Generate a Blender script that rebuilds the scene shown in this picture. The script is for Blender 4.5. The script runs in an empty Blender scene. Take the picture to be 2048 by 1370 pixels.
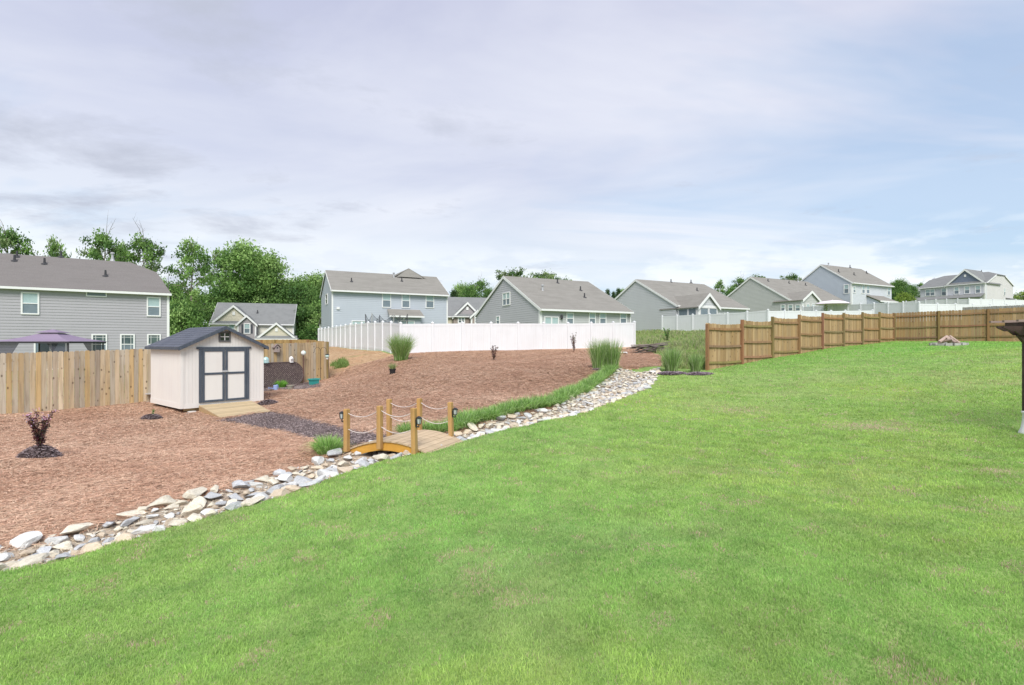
import bpy, math, random
import numpy as np
from mathutils import Vector, Matrix
R = math.radians
rnd = random.Random(7)
nr = np.random.default_rng(11)
S = bpy.context.scene
COL = S.collection
CZ = 1.6                                   # eye height above the lawn at the camera

# ------------------------------------------------------------------ camera
cd = bpy.data.cameras.new("camera"); cam = bpy.data.objects.new("camera", cd); COL.objects.link(cam)
cam.location = (0, 0, CZ); cam.rotation_euler = (R(90), 0, 0)
cd.sensor_width = 36; cd.lens = 18; cd.clip_end = 3000; cd.clip_start = 0.05
S.camera = cam
S.render.resolution_x = 1024; S.render.resolution_y = 685
S.view_settings.view_transform = 'Standard'; S.view_settings.look = 'None'
S.view_settings.gamma = 1; S.view_settings.exposure = 0.42

# ------------------------------------------------------------------ world and sun
SUN_EL, SUN_AZ = 50, 176                   # azimuth clockwise from +Y: behind the camera, to the right
W = bpy.data.worlds.new("World"); S.world = W; W.use_nodes = True
nt = W.node_tree; nt.nodes.clear()
def N(nt, t, **k):
    n = nt.nodes.new(t)
    for a, b in k.items():
        setattr(n, a, b)
    return n
def build_world():
    L = nt.links.new
    out = N(nt, 'ShaderNodeOutputWorld'); bg = N(nt, 'ShaderNodeBackground')
    bg.inputs['Strength'].default_value = 0.092
    sky = N(nt, 'ShaderNodeTexSky', sky_type='NISHITA', sun_disc=False)
    sky.sun_elevation = R(SUN_EL); sky.sun_rotation = R(SUN_AZ); sky.air_density = 1.0; sky.dust_density = 1.5; sky.ozone_density = 2
    tc = N(nt, 'ShaderNodeTexCoord'); sep = N(nt, 'ShaderNodeSeparateXYZ')
    L(tc.outputs['Generated'], sep.inputs[0])
    zc = N(nt, 'ShaderNodeMath', operation='MAXIMUM'); L(sep.outputs[2], zc.inputs[0]); zc.inputs[1].default_value = 0.0
    za = N(nt, 'ShaderNodeMath', operation='ADD'); L(zc.outputs[0], za.inputs[0]); za.inputs[1].default_value = 0.12
    dx = N(nt, 'ShaderNodeMath', operation='DIVIDE'); L(sep.outputs[0], dx.inputs[0]); L(za.outputs[0], dx.inputs[1])
    dy = N(nt, 'ShaderNodeMath', operation='DIVIDE'); L(sep.outputs[1], dy.inputs[0]); L(za.outputs[0], dy.inputs[1])
    cb = N(nt, 'ShaderNodeCombineXYZ'); L(dx.outputs[0], cb.inputs[0]); L(dy.outputs[0], cb.inputs[1])
    def noise(scale, detail, rough, mscale=(1, 1, 1), loc=(0, 0, 0), dist=0.0, rz=0):
        mp = N(nt, 'ShaderNodeMapping'); mp.inputs['Scale'].default_value = mscale; mp.inputs['Location'].default_value = loc
        mp.inputs['Rotation'].default_value = (0, 0, rz)
        L(cb.outputs[0], mp.inputs[0])
        n = N(nt, 'ShaderNodeTexNoise'); n.inputs['Scale'].default_value = scale; n.inputs['Detail'].default_value = detail
        n.inputs['Roughness'].default_value = rough; n.inputs['Distortion'].default_value = dist
        L(mp.outputs[0], n.inputs['Vector']); return n.outputs['Fac']
    def ramp(fac, pts):
        r = N(nt, 'ShaderNodeValToRGB'); e = r.color_ramp.elements
        while len(e) < len(pts): e.new(0.5)
        for i, (p, c) in enumerate(pts):
            e[i].position = p; e[i].color = (c[0], c[1], c[2], 1)
        L(fac, r.inputs[0]); return r.outputs[0]
    def mix(fac, a, b):
        m = N(nt, 'ShaderNodeMix', data_type='RGBA')
        if isinstance(fac, float): m.inputs[0].default_value = fac
        else: L(fac, m.inputs[0])
        for s, v in ((6, a), (7, b)):
            if isinstance(v, tuple): m.inputs[s].default_value = (*v, 1)
            else: L(v, m.inputs[s])
        return m.outputs[2]
    # high thin overcast, lavender grey, brighter and whiter towards the horizon
    high = ramp(zc.outputs[0], [(0.0, (7.0, 7.7, 8.2)), (0.12, (6.5, 7.3, 8.1)), (0.3, (5.4, 5.8, 7.1)), (0.55, (4.6, 4.85, 6.3)), (1.0, (4.2, 4.4, 5.8))])
    n1 = noise(0.55, 6, 0.55, (1, 1.5, 1), (3.1, 1.7, 0), 0.6, R(25))
    f1 = ramp(n1, [(0.38, (0, 0, 0)), (0.66, (1, 1, 1))])
    white = ramp(zc.outputs[0], [(0.0, (7.8, 8.3, 8.7)), (0.3, (6.9, 7.15, 8.0)), (1.0, (5.9, 6.0, 7.1))])
    c1 = mix(f1, high, white)
    # open blue, mostly low on the right
    nb = noise(0.5, 5, 0.6, (0.6, 1.6, 1), (7.3, 4.2, 0), 0.8, R(-20))
    fx = N(nt, 'ShaderNodeMapRange'); fx.inputs[1].default_value = -0.1; fx.inputs[2].default_value = 0.75
    fx.inputs[3].default_value = -0.1; fx.inputs[4].default_value = 0.16; L(sep.outputs[0], fx.inputs[0])
    ab = N(nt, 'ShaderNodeMath', operation='ADD'); L(nb, ab.inputs[0]); L(fx.outputs[0], ab.inputs[1])
    fb = ramp(ab.outputs[0], [(0.46, (0, 0, 0)), (0.68, (0.66, 0.66, 0.66))])
    sk = N(nt, 'ShaderNodeVectorMath', operation='MULTIPLY_ADD'); L(sky.outputs[0], sk.inputs[0])
    sk.inputs[1].default_value = (0.55, 0.6, 0.55); sk.inputs[2].default_value = (2.2, 3.1, 4.5)
    c2 = mix(fb, c1, sk.outputs[0])
    # broken darker scud, upper left
    ns = noise(1.5, 7, 0.62, (1, 1.3, 1), (0.4, 2.9, 0), 0.3)
    lf = N(nt, 'ShaderNodeMapRange'); lf.inputs[1].default_value = -0.2; lf.inputs[2].default_value = -0.65; lf.inputs[3].default_value = -0.03; lf.inputs[4].default_value = 0.10; L(sep.outputs[0], lf.inputs[0])
    ad2 = N(nt, 'ShaderNodeMath', operation='ADD'); L(ns, ad2.inputs[0]); L(lf.outputs[0], ad2.inputs[1])
    fs = ramp(ad2.outputs[0], [(0.56, (0, 0, 0)), (0.74, (0.75, 0.75, 0.75))])
    c3 = mix(fs, c2, (4.3, 4.6, 5.5))
    # cumulus near the horizon
    mp = N(nt, 'ShaderNodeMapping'); mp.inputs['Scale'].default_value = (5, 5, 17); mp.inputs['Location'].default_value = (1.5, 0.3, 0.2)
    L(tc.outputs['Generated'], mp.inputs[0])
    nc = N(nt, 'ShaderNodeTexNoise'); nc.inputs['Scale'].default_value = 1.0; nc.inputs['Detail'].default_value = 7; nc.inputs['Roughness'].default_value = 0.55
    L(mp.outputs[0], nc.inputs['Vector'])
    band = ramp(zc.outputs[0], [(0.0, (1, 1, 1)), (0.09, (0.95, 0.95, 0.95)), (0.2, (0, 0, 0))])
    mu = N(nt, 'ShaderNodeMath', operation='MULTIPLY'); L(ramp(nc.outputs['Fac'], [(0.47, (0, 0, 0)), (0.55, (1, 1, 1))]), mu.inputs[0]); L(band, mu.inputs[1])
    c4 = mix(mu.outputs[0], c3, (8.4, 8.8, 9.1))
    L(c4, bg.inputs['Color']); L(bg.outputs[0], out.inputs[0])
build_world()
sd = bpy.data.lights.new("sun", 'SUN'); sd.energy = 3.4; sd.angle = R(30); sd.color = (1, 0.965, 0.91)
so = bpy.data.objects.new("sun", sd); COL.objects.link(so)
sv = Vector((math.sin(R(SUN_AZ)) * math.cos(R(SUN_EL)), math.cos(R(SUN_AZ)) * math.cos(R(SUN_EL)), math.sin(R(SUN_EL))))
so.rotation_euler = sv.to_track_quat('Z', 'Y').to_euler(); so.location = (20, -30, 40)

# ------------------------------------------------------------------ materials
MATS = {}
def mat(name, base=(0.5, 0.5, 0.5), rough=0.8, spec=0.3, attr=False, noise=None, streak=None, bump=None, alpha=None, trans=0.0, obj_rand=0.0, knots=False, bands=None):
    """noise=(scale, amount, colour) ; streak=(mapping scale xyz, amount, dark colour) ; bump=(scale, strength)"""
    if name in MATS: return MATS[name]
    m = bpy.data.materials.new(name); m.use_nodes = True; t = m.node_tree; L = t.links.new
    p = t.nodes['Principled BSDF']; out = t.nodes['Material Output']
    p.inputs['Roughness'].default_value = rough; p.inputs['Specular IOR Level'].default_value = spec
    tc = t.nodes.new('ShaderNodeTexCoord')
    if attr:
        a = t.nodes.new('ShaderNodeAttribute'); a.attribute_name = 'Col'; col = a.outputs['Color']
    else:
        c = t.nodes.new('ShaderNodeRGB'); c.outputs[0].default_value = (*base, 1); col = c.outputs[0]
    def mixc(fac, a, b, blend='MIX'):
        x = t.nodes.new('ShaderNodeMix'); x.data_type = 'RGBA'; x.blend_type = blend
        if isinstance(fac, float): x.inputs[0].default_value = fac
        else: L(fac, x.inputs[0])
        for s, v in ((6, a), (7, b)):
            if isinstance(v, tuple): x.inputs[s].default_value = (*v, 1)
            else: L(v, x.inputs[s])
        return x.outputs[2]
    def nz(scale, mscale=(1, 1, 1), detail=4, rough_=0.6):
        mp = t.nodes.new('ShaderNodeMapping'); mp.inputs['Scale'].default_value = mscale; L(tc.outputs['Object'], mp.inputs[0])
        n = t.nodes.new('ShaderNodeTexNoise'); n.inputs['Scale'].default_value = scale; n.inputs['Detail'].default_value = detail
        n.inputs['Roughness'].default_value = rough_; L(mp.outputs[0], n.inputs['Vector']); return n.outputs['Fac']
    def rmp(f, a, b, hi=1.0):
        r = t.nodes.new('ShaderNodeMapRange'); r.inputs[1].default_value = a; r.inputs[2].default_value = b; r.inputs[4].default_value = hi
        L(f, r.inputs[0]); return r.outputs[0]
    for spec_ in ([noise] if isinstance(noise, tuple) else (noise or [])):
        sc, amt, c2 = spec_[:3]; lo, hi = (spec_[3], spec_[4]) if len(spec_) > 3 else (0.42, 0.62)
        col = mixc(rmp(nz(sc), lo, hi, amt), col, c2)
    for spec_ in ([streak] if isinstance(streak, tuple) else (streak or [])):
        ms, amt, c2 = spec_
        col = mixc(rmp(nz(1.0, ms, 5), 0.45, 0.7, amt), col, c2)
    if knots:
        mp = t.nodes.new('ShaderNodeMapping'); mp.inputs['Scale'].default_value = (5.5, 5.5, 3.2); L(tc.outputs['Object'], mp.inputs[0])
        vo = t.nodes.new('ShaderNodeTexVoronoi'); vo.inputs['Scale'].default_value = 1.0; L(mp.outputs[0], vo.inputs['Vector'])
        col = mixc(rmp(vo.outputs['Distance'], 0.17, 0.08, 0.75), col, (0.07, 0.045, 0.03))
    if obj_rand:
        oi = t.nodes.new('ShaderNodeObjectInfo'); mr = t.nodes.new('ShaderNodeMapRange'); L(oi.outputs['Random'], mr.inputs[0])
        mr.inputs[3].default_value = 1 - obj_rand; mr.inputs[4].default_value = 1 + obj_rand * 0.6
        vm = t.nodes.new('ShaderNodeVectorMath'); vm.operation = 'SCALE'; L(col, vm.inputs[0]); L(mr.outputs[0], vm.inputs['Scale']); col = vm.outputs[0]
    L(col, p.inputs['Base Color'])
    if bump:
        b = t.nodes.new('ShaderNodeBump'); b.inputs['Strength'].default_value = bump[1]; b.inputs['Distance'].default_value = bump[2] if len(bump) > 2 else 0.02
        L(nz(bump[0], bump[3] if len(bump) > 3 else (1, 1, 1), 6), b.inputs['Height']); L(b.outputs[0], p.inputs['Normal'])
    if trans:
        tr = t.nodes.new('ShaderNodeBsdfTranslucent'); L(col, tr.inputs['Color'])
        ms_ = t.nodes.new('ShaderNodeMixShader'); ms_.inputs[0].default_value = trans
        L(p.outputs[0], ms_.inputs[1]); L(tr.outputs[0], ms_.inputs[2]); L(ms_.outputs[0], out.inputs['Surface'])
    if alpha is not None: p.inputs['Alpha'].default_value = alpha
    MATS[name] = m; return m

M_white = mat('white_vinyl', (0.69, 0.705, 0.73), 0.45, 0.3, noise=(0.8, 0.25, (0.57, 0.58, 0.60)), streak=((9, 9, 0.6), 0.25, (0.54, 0.54, 0.53)))
M_trim = mat('white_trim', (0.72, 0.72, 0.72), 0.5, noise=(2, .2, (.62, .62, .62)))
M_glass_hi = mat('glass_blinds', (0.36, 0.47, 0.47), 0.12, 0.6, noise=(3, 0.35, (0.26, 0.36, 0.38)))
M_glass_lo = mat('glass_screen', (0.17, 0.21, 0.24), 0.25, 0.5, noise=(2.5, 0.4, (0.10, 0.14, 0.17)))
M_glass_dk = mat('glass_dark', (0.05, 0.08, 0.085), 0.08, 0.8, noise=(2.0, 0.5, (0.13, 0.18, 0.17)))
M_roof1 = mat('shingle_brown_grey', (0.165, 0.152, 0.148), 0.95, 0.1, noise=[(1.2, 0.4, (0.155, 0.145, 0.138)), (22, 0.4, (0.25, 0.235, 0.22))], streak=((0.6, 0.6, 7), 0.35, (0.14, 0.13, 0.125)), bump=(14, 0.5, 0.03))
M_roof2 = mat('shingle_taupe', (0.235, 0.225, 0.205), 0.95, 0.1, noise=[(1.0, 0.4, (0.185, 0.178, 0.16)), (16, 0.35, (0.29, 0.28, 0.255))], streak=((0.5, 0.5, 6), 0.35, (0.155, 0.145, 0.13)), bump=(14, 0.5, 0.03))
M_roof3 = mat('shingle_grey', (0.20, 0.205, 0.205), 0.95, 0.1, noise=(1.2, 0.4, (0.15, 0.155, 0.155)), bump=(10, 0.4, 0.03))
M_vent = mat('roof_vent_black', (0.05, 0.05, 0.055), 0.7)
M_vent2 = mat('galvanised_metal', (0.36, 0.37, 0.38), 0.4, 0.5, noise=(6, 0.4, (0.4, 0.4, 0.42)))
def siding(name, c): return mat(name, c, 0.65, 0.3, noise=(0.35, 0.25, tuple(v * 0.88 for v in c)), streak=((3, 3, 0.5), 0.15, tuple(v * 0.85 for v in c)))

# ------------------------------------------------------------------ mesh helpers
class MB:
    def __init__(s): s.v = []; s.f = []; s.c = []; s.cur = None
    def add(s, vs, fs):
        n = len(s.v); s.v += [tuple(p) for p in vs]; s.f += [tuple(i + n for i in f) for f in fs]
        if s.cur is not None: s.c += [s.cur] * len(vs)
    def obox(s, o, a, b, c):
        o, a, b, c = Vector(o), Vector(a), Vector(b), Vector(c)
        if a.cross(b).dot(c) < 0: a, b = b, a
        s.add([o, o + a, o + a + b, o + b, o + c, o + a + c, o + a + b + c, o + b + c],
              [(3, 2, 1, 0), (4, 5, 6, 7), (0, 1, 5, 4), (1, 2, 6, 5), (2, 3, 7, 6), (3, 0, 4, 7)])
    def box(s, x0, y0, z0, x1, y1, z1): s.obox((x0, y0, z0), (x1 - x0, 0, 0), (0, y1 - y0, 0), (0, 0, z1 - z0))
    def bar(s, p, q, w, t, up=(0, 0, 1)):
        p, q = Vector(p), Vector(q); d = q - p; sd_ = d.cross(Vector(up)).normalized(); u = sd_.cross(d).normalized()
        s.obox(p - sd_ * w / 2 - u * t / 2, d, sd_ * w, u * t)
    def slab(s, pts, t):
        pts = [Vector(p) for p in pts]; t = Vector(t); n = len(pts)
        nn = (pts[1] - pts[0]).cross(pts[2] - pts[0])
        if nn.dot(t) < 0: pts = pts[::-1]
        s.add(pts + [p + t for p in pts], [tuple(range(n))[::-1], tuple(range(n, 2 * n))] + [(i, (i + 1) % n, n + (i + 1) % n, n + i) for i in range(n)])
    def tube(s, pts, rad, n=6, cap=True):
        pts = [Vector(p) for p in pts]
        if not isinstance(rad, (list, tuple)): rad = [rad] * len(pts)
        vs = []; ref = None
        for i, p in enumerate(pts):
            d = (pts[min(i + 1, len(pts) - 1)] - pts[max(i - 1, 0)]).normalized()
            a = Vector((1, 0, 0)) if abs(d.x) < 0.9 else Vector((0, 1, 0))
            if ref is not None: a = ref
            u = (a - d * a.dot(d)).normalized(); w = d.cross(u); ref = u
            vs += [p + (u * math.cos(2 * math.pi * k / n) + w * math.sin(2 * math.pi * k / n)) * rad[i] for k in range(n)]
        fs = [(i * n + k, i * n + (k + 1) % n, (i + 1) * n + (k + 1) % n, (i + 1) * n + k) for i in range(len(pts) - 1) for k in range(n)]
        if cap: fs += [tuple(range(n))[::-1], tuple(range((len(pts) - 1) * n, len(pts) * n))]
        s.add(vs, fs)
    def lathe(s, prof, n=16, c=(0, 0, 0), sx=1, sy=1):
        vs = []; m = len(prof)
        for r, z in prof: vs += [(c[0] + sx * r * math.cos(2 * math.pi * k / n), c[1] + sy * r * math.sin(2 * math.pi * k / n), c[2] + z) for k in range(n)]
        fs = [(i * n + k, i * n + (k + 1) % n, (i + 1) * n + (k + 1) % n, (i + 1) * n + k) for i in range(m - 1) for k in range(n)]
        fs += [tuple(range(n))[::-1], tuple(range((m - 1) * n, m * n))]
        s.add(vs, fs)
    def build(s, name, m, parent=None, world=False, smooth=False):
        vs = s.v
        if world and parent is not None:
            r = parent
            while r.parent: r = r.parent
            inv = (Matrix.Translation(r.location) @ Matrix.Rotation(r.rotation_euler.z, 4, 'Z')).inverted()
            vs = [inv @ Vector(p) for p in vs]
        me = bpy.data.meshes.new(name); me.from_pydata([tuple(p) for p in vs], [], s.f)
        if s.c:
            a = me.color_attributes.new('Col', 'FLOAT_COLOR', 'POINT')
            a.data.foreach_set('color', np.array([(*c, 1) for c in s.c], dtype=np.float32).ravel())
        if smooth: me.polygons.foreach_set('use_smooth', [True] * len(me.polygons))
        me.materials.append(m); me.update()
        o = bpy.data.objects.new(name, me); COL.objects.link(o)
        if parent is not None: o.parent = parent
        return o
def tag(o, label=None, cat=None, group=None, kind=None):
    if label: o['label'] = label
    if cat: o['category'] = cat
    if group: o['group'] = group
    if kind: o['kind'] = kind
    return o
def thing(name, label, cat, loc=(0, 0, 0), rz=0.0, group=None):
    o = bpy.data.objects.new(name, None); COL.objects.link(o); o.empty_display_size = 0.2
    o.location = loc; o.rotation_euler = (0, 0, rz); return tag(o, label, cat, group)
def dup(root, loc, rz=0.0, sc=(1, 1, 1), label=None, group=None):
    r = root.copy(); COL.objects.link(r); r.location = loc; r.rotation_euler = (0, 0, rz); r.scale = sc
    if label: r['label'] = label
    if group: r['group'] = group
    for ch in list(root.children):
        c = ch.copy(); COL.objects.link(c); c.parent = r
        for g in list(ch.children):
            d = g.copy(); COL.objects.link(d); d.parent = c
    return r
def np_mesh(name, co, faces_flat, face_sizes, col, m, parent=None):
    me = bpy.data.meshes.new(name)
    me.vertices.add(len(co)); me.vertices.foreach_set('co', co.astype(np.float32).ravel())
    me.loops.add(len(faces_flat)); me.loops.foreach_set('vertex_index', faces_flat.astype(np.int32))
    me.polygons.add(len(face_sizes)); st = np.concatenate([[0], np.cumsum(face_sizes)[:-1]]).astype(np.int32)
    me.polygons.foreach_set('loop_start', st)
    me.update(calc_edges=True)
    if col is not None:
        a = me.color_attributes.new('Col', 'FLOAT_COLOR', 'POINT')
        c4 = np.ones((len(co), 4), np.float32); c4[:, :3] = col; a.data.foreach_set('color', c4.ravel())
    me.materials.append(m); o = bpy.data.objects.new(name, me); COL.objects.link(o)
    if parent is not None: o.parent = parent
    return o
def vnoise(x, y, seed=0):
    xi = np.floor(x).astype(np.int64); yi = np.floor(y).astype(np.int64); fx = x - xi; fy = y - yi
    fx = fx * fx * (3 - 2 * fx); fy = fy * fy * (3 - 2 * fy)
    def hsh(a, b):
        n = (a * 374761393 + b * 668265263 + seed * 974711) & 0x7fffffff
        n = ((n ^ (n >> 13)) * 1274126177) & 0x7fffffff
        return ((n ^ (n >> 16)) & 0xffff) / 65535.0
    return (hsh(xi, yi) * (1 - fx) + hsh(xi + 1, yi) * fx) * (1 - fy) + (hsh(xi, yi + 1) * (1 - fx) + hsh(xi + 1, yi + 1) * fx) * fy
def fbm(x, y, seed=0, o=4):
    s = 0; a = 0.5; t = 0
    for i in range(o):
        s = s + a * vnoise(x * 2 ** i + 13.7 * i, y * 2 ** i + 7.1 * i, seed + i); t += a; a *= 0.5
    return s / t
def pip(x, y, poly):
    inside = np.zeros(np.shape(x), bool); n = len(poly)
    for i in range(n):
        x0, y0 = poly[i]; x1, y1 = poly[(i + 1) % n]
        c = ((y0 > y) != (y1 > y)) & (x < (x1 - x0) * (y - y0) / ((y1 - y0) if y1 != y0 else 1e-9) + x0)
        inside ^= c
    return inside

# ------------------------------------------------------------------ terrain
def P(px, py, Y): return Vector(((px - 1024) / 1024 * Y, Y, CZ - (py - 685) / 1024 * Y))
def XY(px, Y): return ((px - 1024) / 1024 * Y, Y)
E1 = [(-900, 1290, 3.55), (-420, 1235, 3.95), (0, 1140, 4.68), (150, 1108, 5.0), (350, 1050, 5.6), (500, 1010, 6.08), (650, 962, 7.0), (760, 925, 7.9), (838, 904, 8.35),
      (912, 882, 9.3), (1000, 854, 10.35), (1100, 837, 11.3), (1200, 811, 12.8), (1290, 779, 15.2), (1312, 757, 18), (1318, 738, 19.8)]
E2 = [(-900, 1210, 4.2), (-420, 1160, 4.65), (0, 1090, 5.44), (200, 1045, 6.03), (430, 985, 7.0), (600, 935, 8.19), (690, 905, 8.84),
      (800, 884, 9.6), (905, 864, 10.2), (1000, 834, 11.5), (1100, 817, 12.8), (1180, 785, 15.8), (1218, 758, 18.2), (1240, 738, 19.8)]
ctrl = [tuple(P(*e)) for e in E1 + E2]
for e in [(1411, 740, 19.7), (1478, 728, 21.14), (1540, 717, 22.6), (1597, 708, 24), (1643, 700, 25.5), (1686, 693, 27), (1722, 690, 28.4), (1758, 686, 30), (1787, 682.5, 31.5),
          (1984, 682.5, 29), (2200, 684, 26), (1750, 713, 21), (1900, 712, 18.5), (2048, 711, 17), (2250, 705, 15), (1898, 691, 24),
          (1900, 828, 10.5), (1500, 822, 12.3), (2040, 866, 9.0), (1700, 862, 9.6), (1250, 850, 10.6), (1024, 1000, 5.6), (1050, 870, 9.6), (1600, 745, 17.5), (1750, 765, 15),
          (2000, 765, 13.5), (1400, 770, 16.5), (1024, 1370, 2.42), (300, 1370, 2.75), (1900, 1370, 2.35), (1500, 1000, 5.3), (1900, 1000, 5.0), (350, 1200, 3.9), (700, 1100, 4.5),
          (0, 828, 16.2), (300, 803, 19.06), (80, 915, 9.57), (385, 835, 15.6), (303, 813, 17.6), (340, 818, 16.9), (535, 803, 17.7), (700, 892, 9.1), (628, 772, 22), (657, 757, 25.1), (560, 776, 21.6),
          (800, 720, 26), (988, 720, 26), (1148, 701, 32), (801, 708, 29.7), (1268, 693.5, 37.5), (1037, 700, 33.6), (764, 702, 33), (663, 694, 45.7), (636, 694, 53.5), (680, 736, 27), (720, 722, 29),
          (1000, 762, 17), (1000, 802, 13.2), (800, 782, 17), (800, 742, 22), (600, 842, 14), (640, 872, 11.2), (200, 960, 8), (-300, 960, 8.2), (-300, 828, 14), (1210, 738, 19.7), (1150, 748, 18.5),
          (1290, 703, 30), (1400, 702, 29), (1300, 661, 58), (1325, 663, 58.5), (1536, 659, 47), (1343, 742, 19.2), (250, 900, 11), (450, 880, 12), (1360, 680, 42)]:
    ctrl.append(tuple(P(*e)))
for x, y, z in [(0, 0, -1.6), (5, 0, -1.5), (-4, 0, -1.95), (-12, 0, -2.2), (14, 0, -1.1), (0, -15, -1.5), (30, -5, -0.5), (-30, -5, -2.5), (16, 8, -1.2), (35, 20, 0.2), (28, 48, 1.4), (40, 40, 1.6), (60, 30, 2),
                (-30, 37, -1.75), (-24, 26, -1.9), (-45, 20, -2.4), (-40, 72, -2.9), (-32, 74, -2.9), (-19, 56, -0.3), (-8, 60, 0), (-1, 48, 0), (10, 50, 0.3), (19, 60, 1.45), (30, 66, 1.9), (40.5, 75, 3.3), (52, 82, 3.9), (56, 86, 4.4), (68, 92, 4.8),
                (92, 100, 6), (88, 110, 6.2), (104, 106, 6.3), (0, 78, 1.1), (-70, 70, -4), (-60, 110, -5), (0, 130, -1), (80, 150, 5), (150, 120, 8), (-150, 60, -6), (-150, 200, -8), (0, 260, -2), (200, 250, 8), (160, 30, 5), (60, 65, 3.2), (70, 75, 4.2)]:
    ctrl.append((x, y, z + CZ))
CP = np.array(ctrl); cx, cy, czv = CP[:, 0], CP[:, 1], CP[:, 2]
KC = 0.6
def _k(dx, dy): return np.sqrt(dx * dx + dy * dy + KC * KC)
n_ = len(CP)
A = np.zeros((n_ + 3, n_ + 3)); A[:n_, :n_] = _k(cx[:, None] - cx[None], cy[:, None] - cy[None]) - np.eye(n_) * 0.03
A[:n_, n_] = 1; A[:n_, n_ + 1] = cx; A[:n_, n_ + 2] = cy; A[n_:, :n_] = A[:n_, n_:].T
SOL = np.linalg.solve(A, np.concatenate([czv, [0, 0, 0]]))
e1 = np.array([XY(a, c) for a, b, c in E1]); e2 = np.array([XY(a, c) for a, b, c in E2])
def resample(p, n):
    d = np.concatenate([[0], np.cumsum(np.hypot(*np.diff(p, axis=0).T))]); t = np.linspace(0, d[-1], n)
    return np.stack([np.interp(t, d, p[:, 0]), np.interp(t, d, p[:, 1])], 1)
mid = (resample(e1, 60) + resample(e2, 60)) / 2
def hv(x, y):
    x = np.asarray(x, float); y = np.asarray(y, float); sh = x.shape; x = x.ravel(); y = y.ravel(); out = np.zeros(len(x))
    for i in range(0, len(x), 40000):
        a = x[i:i + 40000]; b = y[i:i + 40000]
        out[i:i + 40000] = _k(a[:, None] - cx[None], b[:, None] - cy[None]) @ SOL[:n_] + SOL[n_] + SOL[n_ + 1] * a + SOL[n_ + 2] * b
        near = (b < 22) & (np.abs(a) < 16)
        if near.any():
            d = np.min(np.hypot(a[near][:, None] - mid[None, :, 0], b[near][:, None] - mid[None, :, 1]), axis=1)
            t = np.zeros(len(a)); t[near] = 0.16 * np.exp(-(d / 0.42) ** 2); out[i:i + 40000] -= t
    und = (fbm(x * 0.55, y * 0.55, 5, 3) - 0.5) * 0.09 + (fbm(x * 2.6, y * 2.6, 9, 2) - 0.5) * 0.022
    return (out + und * np.clip(1.2 - y / 60, 0.2, 1)).reshape(sh)
def h(x, y): return float(hv(np.array([x]), np.array([y]))[0])
def G(px, py, y0=1.5, y1=80):
    """ground point seen at a photo pixel"""
    ys = np.linspace(y0, y1, 900); xs = (px - 1024) / 1024 * ys; zs = CZ - (py - 685) / 1024 * ys
    g = hv(xs, ys) - zs; k = np.argmax(g > 0)
    return (float(xs[k]), float(ys[k])) if g[k] > 0 else (float(xs[-1]), float(ys[-1]))

# zones on the ground, as plan outlines
WF_C = XY(801, 29.7); UU = Vector((0.887, 0.462, 0)); VV = Vector((-0.462, 0.887, 0))
FE = XY(1411, 19.7); FC = XY(1787, 31.5)
creek = [tuple(p) for p in e1] + [tuple(p) for p in e2[::-1]]
bed = [tuple(p) for p in e2] + [XY(1330, 21), XY(1330, 25), XY(1285, 33), (WF_C[0] + 16.3, WF_C[1] + 8.6), (WF_C[0] - .3, WF_C[1] + .1), XY(762, 28.3), XY(715, 27.2), XY(662, 25.6), XY(640, 26), XY(420, 21.5), XY(300, 20.2), XY(0, 17.4), XY(-600, 14.7), (-30, 13), (-30, 4)]
clay = [XY(662, 25.6), XY(715, 27.2), XY(762, 28.3), (WF_C[0] - .3, WF_C[1] + .1), (-20.5, 54), (-22, 54), XY(640, 34), XY(640, 26)]
lawn = [tuple(p) for p in e1] + [XY(1405, 19.5), FE, FC, (FC[0] + 16, FC[1] - 12), (60, 12), (60, -20), (-35, -20), (-35, 2.5)]
path = [G(430, 842), G(545, 823), G(600, 834), G(660, 848), G(715, 862), G(775, 872), G(800, 884), G(720, 893), G(690, 897), G(630, 882), G(560, 862), G(490, 850)]
strip = [G(520, 784), G(560, 779), G(640, 775), G(640, 766), (-9.6, 24), (-11.6, 20.9)]
moundspots = [(75, 9.45, 0.38, 0.16), (303, 15.6, 0.36, 0.14), (537, 17.3, 0.36, 0.14)]

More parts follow.
